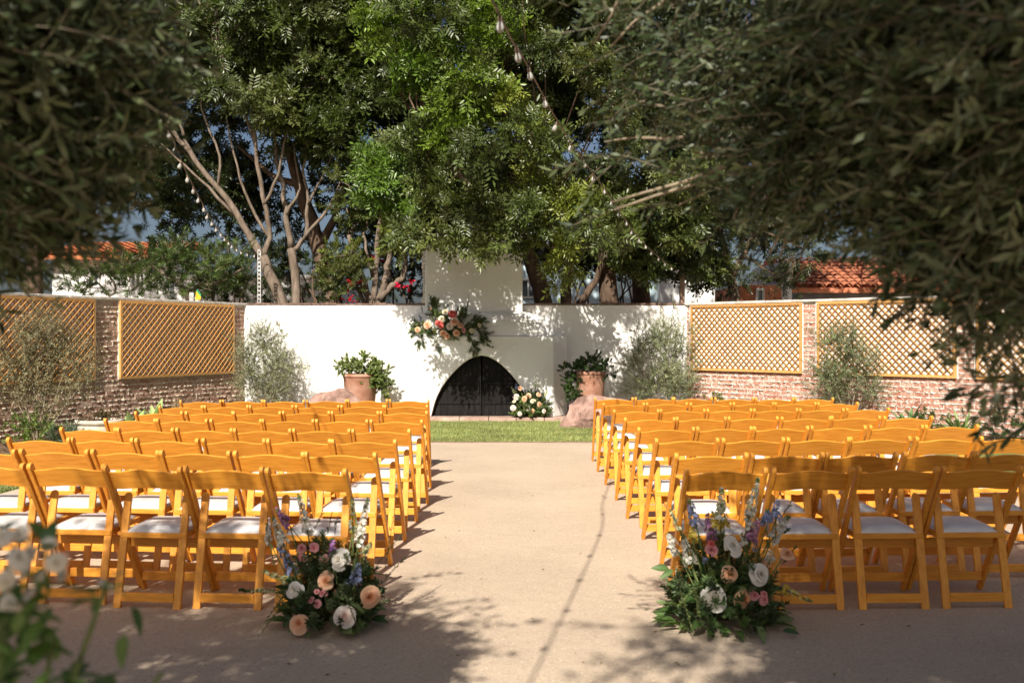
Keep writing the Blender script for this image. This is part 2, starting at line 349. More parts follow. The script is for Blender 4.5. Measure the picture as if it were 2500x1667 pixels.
def tpl_olive(seed, fine=True, pairs=9, ln=.26, L=.056, W=.014, br=True):      # slender twig, opposite narrow leaves
    q = random.Random(seed); t = Tpl(); pts = [np.zeros(3)]; d = np.array([0, 0, 1.])
    for i in range(pairs):
        d = d + np.array([q.uniform(-.14, .14), q.uniform(-.14, .14), 0]); d /= np.linalg.norm(d); pts.append(pts[-1] + d * ln / pairs)
    for k in range(0, pairs, 3): t.stem(pts[k], pts[min(k + 3, pairs)], .0017, (.15, .125, .08))
    for i, p in enumerate(pts[1:]):
        a = i * 1.57 + q.uniform(-.3, .3)
        for sg in (0, math.pi):
            if q.random() < .12: continue
            c, s = rot2(a + sg); el = q.uniform(.35, .95); dd = np.array([c * math.cos(el), s * math.cos(el), math.sin(el)])
            u = np.array([-c * math.sin(el), -s * math.sin(el), math.cos(el)])
            if fine: t.blade(p, dd, u, L * q.uniform(.7, 1.2), W * q.uniform(.8, 1.2), q.uniform(.7, 1.3), q.uniform(-.1, .2))
            else: t.leaf(p, dd, u, L * q.uniform(.7, 1.2), W * q.uniform(.8, 1.2), q.uniform(.7, 1.3), .1, False, q.uniform(-.1, .2))
    t.leaf(pts[-1], d, (1, 0, 0), L * .8, W, 1.1, .1, False)
    return t.arr()
def tpl_needle(seed):
    q = random.Random(seed); t = Tpl(); t.stem((0, 0, 0), (0, 0, .2), .004, BARK_T)
    for i in range(46):
        a = q.uniform(0, 6.28); z = q.uniform(.02, .22); el = q.uniform(.2, 1.2); c, s = rot2(a)
        t.leaf((0, 0, z), (c * math.cos(el), s * math.cos(el), math.sin(el)), (0, 0, 1), q.uniform(.05, .10), .010, q.uniform(.6, 1.35), .1)
    return t.arr()
TP = [tpl_pinnate(i) for i in range(5)]
TW = [tpl_whorl(i) for i in range(4)]
TO = [tpl_olive(i, True, 7, .15, .041, .0102) for i in range(8)]
TOF = [tpl_olive(i + 20, False, 9, .28, .055, .016) for i in range(4)]
TOS = [tpl_olive(i + 60, False, 9, .28, .062, .022) for i in range(4)]
TN = [tpl_needle(i) for i in range(4)]
TIVY = [tpl_whorl(40 + i, 14, .05, .045, .12) for i in range(3)]
def unit(n):
    d = rng.normal(size=(n, 3)); return d / np.linalg.norm(d, axis=1, keepdims=True)
def clump_points(clumps, per, shell=(.5, 1.08), up=.35, fwd=0.0):
    """sprays over the shells of ellipsoid clumps; a clump is (centre, radii, colour[, density])"""
    P, Dr, Cc = [], [], []
    for cl in clumps:
        c, r, col = cl[0], np.array(cl[1], float), np.array(cl[2], float); den = cl[3] if len(cl) > 3 else 1.0
        n = max(6, int(per * den * (r[0] * r[1] * r[2]) ** (2 / 3))); d = unit(n)
        f = rng.uniform(shell[0], shell[1], n)[:, None]
        P.append(np.array(c)[None] + d * r[None] * f)
        dd = d + np.array([[0, -fwd, up]]) + rng.normal(scale=.35, size=(n, 3)); Dr.append(dd)
        Cc.append(col[None] * rng.uniform(.75, 1.25, (n, 1)))
    return np.concatenate(P), np.concatenate(Dr), np.concatenate(Cc)
def wob(pts, amp, n=3):          # resample a polyline with small kinks
    out = [Vector(pts[0])]
    for a, b_ in zip(pts, pts[1:]):
        a, b_ = Vector(a), Vector(b_)
        for i in range(1, n + 1):
            v = a.lerp(b_, i / n)
            if not (i == n): v += Vector((rnd.uniform(-amp, amp), rnd.uniform(-amp, amp), rnd.uniform(-amp, amp)))
            out.append(v)
    return out
def limb(mb, pts, r0, r1, amp=.03, n=3, sides=8):
    p = wob(pts, amp, n); m_ = len(p); mb.tube(p, [r0 + (r1 - r0) * i / (m_ - 1) for i in range(m_)], sides)

# ------------------------------------------------------------------ the setting: ground, court, lawn, beds
def sheet(name, pts, z, mat, res=None):
    me = bpy.data.meshes.new(name); me.from_pydata([(x, y, z) for x, y in pts], [], [tuple(range(len(pts)))]); me.update(); me.materials.append(mat)
    return tag(link(name, me), kind='structure')
sheet('ground', [(-400, -400), (400, -400), (400, 400), (-400, 400)], -.030, M['dirt'])
YE = 13.62
court = [(-4.72, -8), (5.2, -8), (5.2, 12.9), (4.8, 13.35), (3.4, YE - .02), (-.3, YE), (-3.0, YE - .04), (-4.2, 13.3), (-4.72, 12.7)]
_c = []
for (ax_, ay_), (bx_, by_) in zip(court, court[1:] + court[:1]):
    nn_ = max(1, int(math.hypot(bx_ - ax_, by_ - ay_) / .35)) if by_ > 11 or ay_ > 11 else 1
    _c += [(ax_ + (bx_ - ax_) * k / nn_ + (rnd.uniform(-.02, .02) if k else 0), ay_ + (by_ - ay_) * k / nn_ + (rnd.uniform(-.02, .02) if k else 0)) for k in range(nn_)]
court = _c
tag(sheet('lawn', [(-9.5, -8), (9.5, -8), (9.5, 18.2), (-9.5, 18.2)], -.010, M['turf']), 'short green lawn between gravel court and fireplace', 'lawn')
tag(sheet('gravel_court', court, 0.0, M['gravel']), 'tan decomposed granite court and aisle', 'gravel')
eb = MB()
ep = [Vector((x, y, 0)) for x, y in court if y > 12.6]
for a, b_ in zip(ep, ep[1:]): eb.bar(a + Vector((0, 0, -.004)), b_ + Vector((0, 0, -.004)), .012, .036)
tag(eb.build('lawn_edging', M['edge']), 'thin brown metal edging strip between lawn and gravel', 'edging', kind='structure')

CL = Vector((-4.88, 18.1, 0)); LD = Vector((-2.10, -4.53, 0)).normalized(); LN = Vector((-LD.y, LD.x, 0))
CR = Vector((3.19, 18.1, 0)); RD = Vector((3.61, -4.0, 0)).normalized(); RN = Vector((RD.y, -RD.x, 0))
if LN.x < 0: LN = -LN
if RN.x > 0: RN = -RN
def wall_u(c, d, px):            # how far along a side wall a pixel column meets it
    k = (px - 1250) / F
    return (k * c.y - c.x) / (d.x - k * d.y)
def bed(name, a, d, nrm, L, wd, label):
    mb = MB(); N = int(L / .25); ms = 6; vs = []; fs = []
    for i in range(N + 1):
        for j in range(ms + 1):
            e = wd + .18 * math.sin(i * .7) + .1 * math.sin(i * .31 + 2)
            p = a + d * (i * L / N) + nrm * (e * j / ms - .05)
            p.z = -.02 + .10 * math.sin(math.pi * (j / ms) ** .7) * .8 + rnd.uniform(-.012, .012) + (.02 if j < ms else -.01)
            vs.append(p)
    for i in range(N):
        for j in range(ms): q = i * (ms + 1) + j; fs.append((q, q + 1, q + ms + 2, q + ms + 1))
    mb.add(vs, fs); return tag(mb.build(name, M['mulch'], smooth=True), label, 'planting bed', kind='structure')
bed('planting_bed', CL, LD, LN, 10, 1.25, 'dark mulch planting bed at the foot of the left brick wall')
bed('planting_bed', CR, RD, RN, 10, 1.25, 'dark mulch planting bed at the foot of the right brick wall')
bed('planting_bed', CL + Vector((0, -.02, 0)), Vector((1, 0, 0)), Vector((0, -1, 0)), 2.6, .85, 'mulch bed along the white wall left of the fireplace')
bed('planting_bed', Vector((.95, 18.08, 0)), Vector((1, 0, 0)), Vector((0, -1, 0)), 2.25, .85, 'mulch bed along the white wall right of the fireplace')
# turf blades
def blades(n, x0, x1, y0, y1):
    P = np.stack([rng.uniform(x0, x1, n), rng.uniform(y0, y1, n), np.full(n, -.012)], 1); return P
Pg = np.concatenate([blades(22000, -2.6, 1.9, YE + .03, 17.05), blades(9000, -6.2, -4.75, 8.6, 11.5), blades(6000, -4.4, -2.6, YE + .05, 17.0), blades(6000, 1.9, 3.4, YE + .05, 16.6)])
tb = []
for i in range(3):
    t = Tpl(); q = random.Random(90 + i)
    for k in range(2):
        a = q.uniform(0, 6.28); lean = q.uniform(.1, .6); c, s = rot2(a)
        d = np.array([c * lean, s * lean, 1]); Lb = q.uniform(.022, .038); n0 = len(t.V); sd = np.array([-s, c, 0]) * .0045; o0 = np.array([q.uniform(-.012, .012), q.uniform(-.012, .012), 0])
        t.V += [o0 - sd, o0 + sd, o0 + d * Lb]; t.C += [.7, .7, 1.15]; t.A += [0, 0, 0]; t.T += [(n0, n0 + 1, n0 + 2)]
    tb.append(t.arr())
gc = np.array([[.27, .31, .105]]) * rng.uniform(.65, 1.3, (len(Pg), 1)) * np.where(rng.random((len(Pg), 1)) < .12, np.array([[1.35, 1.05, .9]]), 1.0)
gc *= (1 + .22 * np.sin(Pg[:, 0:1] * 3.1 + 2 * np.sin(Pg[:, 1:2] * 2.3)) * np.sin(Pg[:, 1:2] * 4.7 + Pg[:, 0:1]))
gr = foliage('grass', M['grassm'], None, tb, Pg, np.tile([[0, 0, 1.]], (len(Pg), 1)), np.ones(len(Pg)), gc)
tag(gr, 'short bright turf blades of the lawn', 'grass', kind='stuff')
# loose grit on the court
tg = Tpl(); ov = [(1, 0, 0), (-1, 0, 0), (0, 1, 0), (0, -1, 0), (0, 0, .6), (0, 0, -.6)]
tg.V = [np.array(v, float) for v in ov]; tg.C = [1] * 6; tg.A = [0] * 6
tg.T = [(0, 2, 4), (2, 1, 4), (1, 3, 4), (3, 0, 4), (2, 0, 5), (1, 2, 5), (3, 1, 5), (0, 3, 5)]
ng = 6000; yy = 3.4 + (rng.random(ng) ** 1.8) * 6.5; xx = rng.uniform(-.62, .62, ng) * yy
Pp = np.stack([xx, yy, np.full(ng, .0008)], 1)
pcol = np.array([[.56, .43, .31]]) * rng.uniform(.5, 1.3, (ng, 1))
M['grit'] = leafmat('grit_tint', .9, 0.0, .1)
gp = foliage('grit', M['grit'], None, [tg.arr()], Pp, unit(ng) * .3 + np.array([[0, 0, 1.]]), rng.uniform(.002, .0055, ng), pcol)
tag(gp, 'loose grit and small stones on the gravel court', 'grit', kind='stuff')

nl_ = 130; yl = 3.6 + (rng.random(nl_) ** 1.4) * 9.5; xl = rng.uniform(-.55, .55, nl_) * yl
tlf = Tpl(); tlf.leaf((0, -.5, 0), (0, 1, .05), (0, 0, 1), 1, .42, 1.0, .25, False, .1)
lit = foliage('leaf_litter', M['dleaf'], None, [tlf.arr()], np.stack([xl, yl, np.full(nl_, .004)], 1), unit(nl_) * .35 + np.array([[0, 0, 1.]]), rng.uniform(.014, .032, nl_), np.array([(.24, .16, .08), (.16, .12, .06), (.18, .19, .08), (.30, .22, .12)])[rng.integers(0, 4, nl_)])
tag(lit, 'fallen dry leaves scattered over the gravel', 'leaves', kind='stuff')

# ------------------------------------------------------------------ white wall and fireplace
WZ = 2.02
gw = empty('garden_wall', (CL.x, 18.1, 0), 0, 'tall plain white plastered wall behind the fireplace', 'wall')
def child_world(o, parent):      # keep world coordinates of a mesh built in place under a moved empty
    o.parent = parent; o.matrix_parent_inverse = Matrix.Translation(parent.location).inverted() if parent.rotation_euler.z == 0 else parent.matrix_basis.inverted()
    return o
o = MB().box(CL.x - .02, CR.x + .02, 18.1, 18.34, -.05, WZ).build('wall_body', M['plaster'], bevel=.015); child_world(o, gw)
cp = MB(); x = CL.x
while x < CR.x:
    wd = rnd.uniform(.14, .24); cp.box(x, min(x + wd - .004, CR.x + .05), 18.085 + rnd.uniform(-.006, .006), 18.36, WZ + .001, WZ + .028 + rnd.uniform(-.006, .008)); x += wd
child_world(cp.build('coping', M['capbrick']), gw)

FX, FY = -.68, 17.40
fp = empty('fireplace', (FX, FY, 0), 0, 'white plastered outdoor fireplace with arched black doors and tall chimney', 'fireplace')
arch_u = [1, .965, .93, .886, .80, .686, .59, .486, .37, .257, .13, 0]
arch_v = [0, .11, .215, .314, .46, .593, .69, .779, .865, .93, .98, 1]
AC, AW, AH, Z0 = -.535, .878, 1.06, .055
left = [(AC - AW * u, Z0 + AH * v) for u, v in zip(arch_u, arch_v)]
arch = left + [(2 * AC - x, z) for x, z in reversed(left[:-1])]          # left foot -> apex -> right foot
MZ = 1.455; xa, xb = -2.09, .73; xA, xB = -2.34, .98
fb = bmesh.new()
def bv(x, y, z): return fb.verts.new((x, y, z))
A_f = [bv(x, FY, z) for x, z in arch]; A_b = [bv(x, FY + .24, z) for x, z in arch]
c0 = bv(xa, FY, Z0); c1 = bv(xb, FY, Z0); c2 = bv(xb, FY, MZ); c3 = bv(xa, FY, MZ)
ap = len(left) - 1
ct = bv(AC, FY, MZ)
fb.faces.new([c0] + A_f[:ap + 1] + [ct, c3]); fb.faces.new(A_f[ap:] + [c1, c2, ct])
for i in range(len(arch) - 1): fb.faces.new([A_f[i], A_b[i], A_b[i + 1], A_f[i + 1]])
e0 = bv(xA, FY + .36, Z0); e3 = bv(xA, FY + .36, MZ); e1 = bv(xB, FY + .36, Z0); e2 = bv(xB, FY + .36, MZ)
w0 = bv(xA, 18.1, Z0); w3 = bv(xA, 18.1, MZ); w1 = bv(xB, 18.1, Z0); w2 = bv(xB, 18.1, MZ)
for q in ([e0, c0, c3, e3], [c1, e1, e2, c2], [w0, e0, e3, w3], [e1, w1, w2, e2], [c3, ct, c2, e2, w2, w3, e3]): fb.faces.new(q)
bmesh.ops.recalc_face_normals(fb, faces=fb.faces)
me = bpy.data.meshes.new('surround'); fb.to_mesh(me); fb.free()
o = link('surround', me, M['plaster']); b = o.modifiers.new('bevel', 'BEVEL'); b.width = .022; b.segments = 3; b.limit_method = 'ANGLE'; b.angle_limit = R(38); child_world(o, fp)
# hood: rounded shoulders rising from the mantel to the chimney
hb = MB(); steps = 16; ringn = 14; vs = []; fs = []
for i in range(steps + 1):
    t = i / steps * math.pi / 2
    hw = .86 + .44 * math.cos(t); z = MZ + .004 + .43 * math.sin(t); yf = 17.74 - .26 * math.cos(t)
    prof = [(-hw, 18.12), (-hw, yf + .18)] + [(-hw + .18 * (1 - math.cos(a)), yf + .18 * (1 - math.sin(a))) for a in np.linspace(.3, 1.57, 5)]
    prof = prof + [(-x, y) for x, y in reversed(prof)]; ringn = len(prof)
    vs += [(FX + x, y, z) for x, y in prof]
for i in range(steps):
    for k in range(ringn - 1): q = i * ringn + k; fs.append((q, q + 1, q + ringn + 1, q + ringn))
fs.append(tuple(steps * ringn + k for k in range(ringn)))
hb.add(vs, fs); o = hb.build('hood', M['plaster'], smooth=False); child_world(o, fp)
o = MB().box(FX - .87, FX + .87, 17.765, 18.5, MZ + .3, 3.45).build('chimney', M['plaster'], bevel=.03, seg=3); chim = child_world(o, fp)
bb = MB().box(-.05, .05, -.1, .1, -.031, .031, jit=.006).mesh('chimney_brick', M['mortar_r'])
for k in range(19):
    o = link('brick', bb, None, chim); o.location = (FX - .885 + rnd.uniform(-.012, .012), 18.02 + rnd.uniform(-.02, .02), WZ + .06 + k * .068); o.rotation_euler = (0, 0, rnd.uniform(-.1, .1))
    o.matrix_parent_inverse = Matrix.Translation(fp.location).inverted()
for o in list(chim.children): o.matrix_parent_inverse = Matrix.Identity(4); 
o = MB().box(AC - AW - .05, AC + AW + .05, FY + .20, FY + .235, .0, 1.2).build('firebox_back', M['soot']); child_world(o, fp)
# two arched iron door leaves
for sg in (-1, 1):
    half = [(x, z) for x, z in arch if (x - AC) * sg >= -1e-6]
    if sg > 0: half = list(reversed(half))
    inner = [((x - AC) * .985 + AC, Z0 + (z - Z0) * .985 + .006) for x, z in half] + [(AC + sg * .008, Z0 + .006)]
    dl = MB().prism(inner, FY + .13, FY + .15, 'y').build('door', M['iron']); child_world(dl, fp)
    fr = MB()
    for a, b_ in zip(inner, inner[1:] + inner[:1]):
        fr.bar((a[0] * .998 + AC * .002, FY + .12, a[1]), (b_[0] * .998 + AC * .002, FY + .12, b_[1]), .026, .036, (0, 1, 0))
    f2 = fr.build('door_frame', M['iron'], dl)
    for k in range(1, 7):
        xx_ = AC + sg * AW * k / 7.2; u_ = abs(xx_ - AC) / AW; top = Z0 + AH * .97 * np.interp(u_, arch_u[::-1], arch_v[::-1])
        if top > .2: MB().box(xx_ - .004, xx_ + .004, FY + .118, FY + .1295, Z0 + .02, top).build('door_bar', M['iron'], dl)
    for zz in (.28, .62): 
        mxw = AW * np.interp((zz - Z0) / AH, arch_v, arch_u) * .96
        a, b_ = sorted((AC + sg * .03, AC + sg * mxw)); MB().box(a, b_, FY + .112, FY + .1175, zz - .018, zz + .018).build('door_rail', M['iron'], dl)
    MB().tube([(AC + sg * .05, FY + .11, .62), (AC + sg * .05, FY + .07, .62), (AC + sg * .05, FY + .07, .48), (AC + sg * .05, FY + .11, .48)], .009, 6).build('door_handle', M['iron'], dl)
# hearth slabs
hx = -2.5
while hx < 1.15:
    wd = rnd.uniform(.42, .62); o = MB().box(hx, min(hx + wd - .008, 1.2), 17.12 + rnd.uniform(-.02, .02), 17.75, -.03, .052 + rnd.uniform(-.004, .004)).build('hearth_slab', M['hearth'], bevel=.01); child_world(o, fp); hx += wd

# ------------------------------------------------------------------ brick walls with lattice panels
BZ = 2.04
brick_meshes = {}
for side in 'lr':
    brick_meshes[side] = [MB().box(-.5, .5, -.5, .5, -.5, .5, jit=.035).mesh('brick', M['brick_' + side]) for _ in range(6)]
def brick_wall(side, C0, d, nrm, L, piers, zlow, label):
    ang = math.atan2(d.y, d.x); root = empty('brick_wall', C0, ang, label, 'wall')
    mat = M['mortar_' + side]
    nl = Vector((0, 1, 0)) if (Matrix.Rotation(ang, 3, 'Z') @ Vector((0, 1, 0))).dot(nrm) > 0 else Vector((0, -1, 0))
    sg = nl.y                     # local: x along the wall, sg*y out to the court
    ys = lambda a, b_: tuple(sorted((sg * a, sg * b_)))
    MB().box(0, L, *ys(-.22, 0), -.05, zlow - .01).build('wall_core', mat, root)
    for a, b_ in piers: MB().box(a + .004, b_ - .004, *ys(-.22, -.001), zlow - .01, BZ - .03).build('pier_core', mat, root)
    MB().box(0, L, *ys(-.205, -.055), zlow - .012, BZ - .03).build('recess_panel', M['panel_white'], root)
    x = -.06
    while x < L:
        wd = rnd.uniform(.5, .62); MB().box(x, x + wd - .005, *ys(-.26, .05), BZ - .03, BZ + .012 + rnd.uniform(-.004, .004)).build('coping_stone', M['cap'], root, bevel=.006, seg=1); x += wd
    spots = []; ch = .0755; nc = int(zlow / ch); mort = MB()
    def course(z, u0, u1, i):
        u = u0 - (.11 if (i % 2 and u1 - u0 > .6) else 0); h_ = .0635
        if u1 - u0 < .6 and i % 2: u = u0 - .1
        while u < u1 - .02:
            ln = rnd.choice((.205, .21, .215, .2)); a, b_ = max(u, u0), min(u + ln, u1)
            if b_ - a > .03: spots.append(((a + b_) / 2, z + .03, b_ - a, h_))
            u += ln + .012
        N = max(2, int((u1 - u0) / .035)); pv = []
        for k in range(N + 1):    # squeezed-out mortar along the bed joint
            uu = u0 + (u1 - u0) * k / N; e = max(.006, rnd.gauss(.018, .011)); dz = rnd.uniform(-.012, .004)
            pv += [(uu, sg * -.004, z - .008), (uu, sg * e, z - .012 + dz), (uu, sg * (e + .002), z + .001 + dz * .4), (uu, sg * -.004, z + .005)]
        pf = []
        for k in range(N):
            for j in range(3): q = k * 4 + j; pf.append((q, q + 1, q + 5, q + 4))
        mort.add(pv, pf)
    for i in range(nc): course(.02 + i * ch, 0, L, i)
    for a, b_ in piers:
        for i in range(nc, int((BZ - .04) / ch)): course(.02 + i * ch, a, b_, i)
    for (u, z, ln, h_) in spots:
        if rnd.random() < .75: uu = u + ln / 2 + .006; mort.box(uu - .005, uu + .006, *ys(-.004, max(.004, rnd.gauss(.011, .006))), z - .03, z + .034, jit=.003)
    spots.sort(key=lambda s: s[0] if s[0] < 5.6 else 99)
    rest = MB()
    for k, (u, z, ln, h_) in enumerate(spots):
        out = rnd.gauss(.004, .0035)
        if k < 300:
            o = link('brick', rnd.choice(brick_meshes[side]), None, root); o.location = (u, sg * (out - .035), z); o.scale = (ln, .09, h_); o.rotation_euler = (rnd.gauss(0, .02), 0, rnd.gauss(0, .012))
        else: rest.box(u - ln / 2, u + ln / 2, *ys(-.05, out + .01), z - h_ / 2, z + h_ / 2, jit=.004)
    if rest.v: tag(rest.build('brick', M['brick_' + side], root), kind='stuff')
    tag(mort.build('squeezed_mortar', mat, root), kind='stuff')
    return root, sg
def lattice(root_ang, C0, d, sg, u0, u1, z0, z1, label, phase, order=(1, -1)):
    r = empty('lattice_panel', C0 + d * u0, root_ang, label, 'lattice', 'cedar lattice panels on the brick walls')
    Wd = u1 - u0; ys = lambda a, b_: tuple(sorted((sg * a, sg * b_))); fr = .042
    MB().box(0, Wd, *ys(.012, .062), z0, z0 + fr).build('rail', M['cedar'], r, bevel=.003, seg=1)
    MB().box(0, Wd, *ys(.012, .062), z1 - fr, z1).build('rail', M['cedar'], r, bevel=.003, seg=1)
    MB().box(0, fr, *ys(.0125, .0615), z0 + fr, z1 - fr).build('stile', M['cedar'], r, bevel=.003, seg=1)
    MB().box(Wd - fr, Wd, *ys(.0125, .0615), z0 + fr, z1 - fr).build('stile', M['cedar'], r, bevel=.003, seg=1)
    xa_, xb_, za, zb = fr - .006, Wd - fr + .006, z0 + fr - .006, z1 - fr + .006; step = .112
    hh = zb - za
    MB().box(-.035, Wd + .012, *ys(.003, .029), z0 - .004, z1 + .002).build('backing_board', M['panel_white'], r)
    for lay, dirn in enumerate(order):
        c = xa_ - hh + phase
        while c < xb_ + hh:
            # line x = c' + dirn*(z-za)
            if dirn == 1: p = [(c, za), (c + hh, zb)]
            else: p = [(c + hh, za), (c, zb)]
            (ax, az), (bx, bz) = p
            t0, t1 = 0.0, 1.0; dx = bx - ax
            lo, hi = sorted(((xa_ - ax) / dx, (xb_ - ax) / dx)); t0 = max(t0, lo); t1 = min(t1, hi)
            if t1 - t0 > .04:
                yy_ = sg * (.0390 if lay == 0 else .0327)
                # the front layer rises towards the right of the picture
                MB().bar((ax + dx * t0, yy_, az + (bz - az) * t0), (ax + dx * t1, yy_, az + (bz - az) * t1), .006, .055, (0, 1, 0)).build('slat', M['cedar'], r)
            c += step * rnd.uniform(.985, 1.015)
    return r
def uL(px): return wall_u(CL, LD, px * K)
def uR(px): return wall_u(CR, RD, px * K)
zl = .80
angL = math.atan2(LD.y, LD.x); angR = math.atan2(RD.y, RD.x)
L1a, L1b, L2a = uL(533), uL(270), uL(213)
bwL, sgL = brick_wall('l', CL, LD, LN, 9.0, [(0, L1a), (L1b, L2a), (L2a + (L1b - L1a), L2a + (L1b - L1a) + .4)], zl, 'weathered brown brick wall with oozing mortar, left of the white wall')
lattice(angL, CL, LD, sgL, L1a, L1b, zl - .01, BZ - .035, 'orange cedar lattice panel beside the white wall, on the left brick wall', .02, (-1, 1))
lattice(angL, CL, LD, sgL, L2a, L2a + (L1b - L1a), zl - .01, BZ - .035, 'lattice panel at the far left edge behind the feathery brown shrub', .05, (-1, 1))
zr = .85
R1a, R1b, R2a, R2b, R3a = uR(1590), uR(1845), uR(1880), uR(2200), uR(2245)
bwR, sgR = brick_wall('r', CR, RD, RN, 9.0, [(0, R1a), (R1b, R2a), (R2b, R3a), (R3a + 2.3, R3a + 2.7)], zr, 'red brick wall with pale mortar, right of the white wall')
lattice(angR, CR, RD, sgR, R1a, R1b, zr - .01, BZ - .035, 'cedar lattice panel nearest the white wall, on the right brick wall', .03)
lattice(angR, CR, RD, sgR, R2a, R2b, zr - .01, BZ - .035, 'middle cedar lattice panel on the right brick wall, behind a shrub', .06)
lattice(angR, CR, RD, sgR, R3a, R3a + 2.3, zr - .01, BZ - .035, 'cedar lattice panel at the far right, half hidden by dark olive leaves', .0)

# ------------------------------------------------------------------ chairs
def make_chair():
    r = empty('folding_chair')
    # post: bent board in the YZ plane with a rounded head
    cl = [(.415, 0), (.30, .20), (.195, .385), (.115, .52), (.035, .655), (-.005, .715), (-.030, .752)]
    hw = .021; Lp, Rp = [], []
    for i, p in enumerate(cl):
        a = Vector(cl[max(i - 1, 0)]); b_ = Vector(cl[min(i + 1, len(cl) - 1)]); t = (b_ - a).normalized(); nn = Vector((-t.y, t.x))
        Lp.append(Vector(p) + nn * hw); Rp.append(Vector(p) - nn * hw)
    tt = (Vector(cl[-1]) - Vector(cl[-2])).normalized(); nn = Vector((-tt.y, tt.x))
    cap = [Vector(cl[-1]) + nn * (hw * math.cos(a)) + tt * (hw * math.sin(a)) for a in np.linspace(.25, math.pi - .25, 6)]
    outl = Rp[:1] + Rp[1:] + list(reversed(cap)) + list(reversed(Lp))
    Rb = [(p.x, max(p.y, 0)) for p in outl]
    pm = MB().prism(Rb, -.0115, .0115, 'x').mesh('post', M['woodv'])
    for sx in (-1, 1):
        o = link('post', pm, None, r); o.location.x = sx * .2085; b = o.modifiers.new('bevel', 'BEVEL'); b.width = .004; b.segments = 2; b.limit_method = 'ANGLE'
    # backrest panel: scalloped, lightly dished
    bm_ = MB(); N = 18; vs = []; fs = []
    for i in range(N + 1):
        u = -1 + 2 * i / N; x = u * .197
        wv = .5 + .5 * math.cos(min(1, max(0, abs(u) - .12) / .72) * math.pi)
        zt = .735 + .015 * wv - .004 * max(0, abs(u) - .8) / .2; zb = .634 + .009 * wv
        dish = -.012 * (1 - u * u)
        yt = -.012 + (.735 - zt) * .5 + dish; yb = .048 + dish
        for (z, y, off) in ((zb, yb, -.008), (zt - .004, yt, -.008), (zt, yt, -.003), (zt, yt, .003), (zt - .004, yt, .008), (zb, yb, .008)): vs.append((x, y + off, z))
    for i in range(N):
        for j in range(6): q = i * 6 + j; q2 = i * 6 + (j + 1) % 6; fs.append((q, q2, q2 + 6, q + 6))
    fs += [tuple(range(5, -1, -1)), tuple(N * 6 + j for j in range(6))]
    bm_.add(vs, fs); bm_.build('backrest', M['wood'], r)
    # rear legs: boards with rounded heads, leaning forward
    prof = [(-.021, 0), (.021, 0), (.021, .575)] + [(.021 * math.cos(a), .575 + .026 * math.sin(a)) for a in np.linspace(.3, math.pi - .3, 6)] + [(-.021, .575)]
    lm = MB().prism(prof, -.010, .010, 'y').mesh('leg', M['woodv'])
    for v in lm.vertices: v.co.y += .02 + v.co.z * .215
    for sx in (-1, 1):
        o = link('leg', lm, None, r); o.location.x = sx * .168; b = o.modifiers.new('bevel', 'BEVEL'); b.width = .003; b.segments = 2; b.limit_method = 'ANGLE'
    # seat frame with an open middle and a padded cushion
    fz0, fz1 = .362, .392
    sf = MB(); sf.box(-.186, .186, .085, .125, fz0, fz1); sf.box(-.186, .186, .405, .445, fz0 + .012, fz1 + .012)
    for sx in (-1, 1): sf.add([(sx * x_, y_, z_) for x_, y_, z_ in ((.146, .125, fz0 + .001), (.186, .125, fz0 + .001), (.186, .405, fz0 + .012), (.146, .405, fz0 + .012), (.146, .125, fz1 - .001), (.186, .125, fz1 - .001), (.186, .405, fz1 + .011), (.146, .405, fz1 + .011))], [(0, 3, 2, 1), (4, 5, 6, 7), (0, 1, 5, 4), (1, 2, 6, 5), (2, 3, 7, 6), (3, 0, 4, 7)])
    sf.build('seat_frame', M['wood'], r, bevel=.004)
    cs = MB(); N = 8; vs = []; fs = []
    for i in range(N + 1):
        for j in range(N + 1):
            u, v_ = -1 + 2 * i / N, -1 + 2 * j / N; e = (1 - abs(u) ** 6) * (1 - abs(v_) ** 6)
            vs.append((u * .174, .265 + v_ * .17, fz1 + .004 + (v_ + 1) * .006 + .026 * e))
    for i in range(N):
        for j in range(N): q = i * (N + 1) + j; fs.append((q, q + N + 1, q + N + 2, q + 1))
    nb = len(vs); vs += [(-.174, .095, fz1 - .004), (.174, .095, fz1 - .004), (.174, .435, fz1 + .008), (-.174, .435, fz1 + .008)]
    fs += [tuple([nb + 1, nb] + [i * (N + 1) for i in range(N + 1)]), tuple([nb + 3, nb + 2] + [i * (N + 1) + N for i in range(N, -1, -1)])]
    fs += [tuple([nb, nb + 3] + [j for j in range(N, -1, -1)]), tuple([nb + 2, nb + 1] + [N * (N + 1) + j for j in range(N + 1)])]
    cs.add(vs, fs); cs.build('cushion', M['vinyl'], r, smooth=True)
    MB().box(-.147, .147, .018, .036, .034, .082).build('stretcher', M['wood'], r, bevel=.003)
    MB().box(-.197, .197, .355, .373, .066, .116).build('stretcher', M['wood'], r, bevel=.003)
    MB().box(-.197, .197, .225, .243, .285, .335).build('seat_rail', M['wood'], r, bevel=.003)
    return r
chair0 = make_chair(); first = [True]
LX = [-.853, -.79, -.765, -.745, -.735, -.777, -.83, -.90]; LY = [5.17, 5.89, 6.63, 7.36, 8.20, 9.15, 9.97, 10.85]
LA = [6.5, 5, 3.2, 3, 2, -1.5, -2.5, -4]
RX = [.894, .944, .945, .937, .93, .935, .93, .92]; RY = [5.19, 5.84, 6.70, 7.52, 8.40, 9.33, 10.25, 11.15]
RA = [2.5, 3, 3.5, 5, 4.5, 4.5, 3, -1]
NL = [5, 6, 6, 6, 6, 6, 6, 6]; NR = [4, 5, 6, 6, 6, 6, 6, 6]
RP = [.458, .455, .452, .452, .452, .45, .448, .446]
ORD = ['first', 'second', 'third', 'fourth', 'fifth', 'sixth', 'seventh', 'eighth']
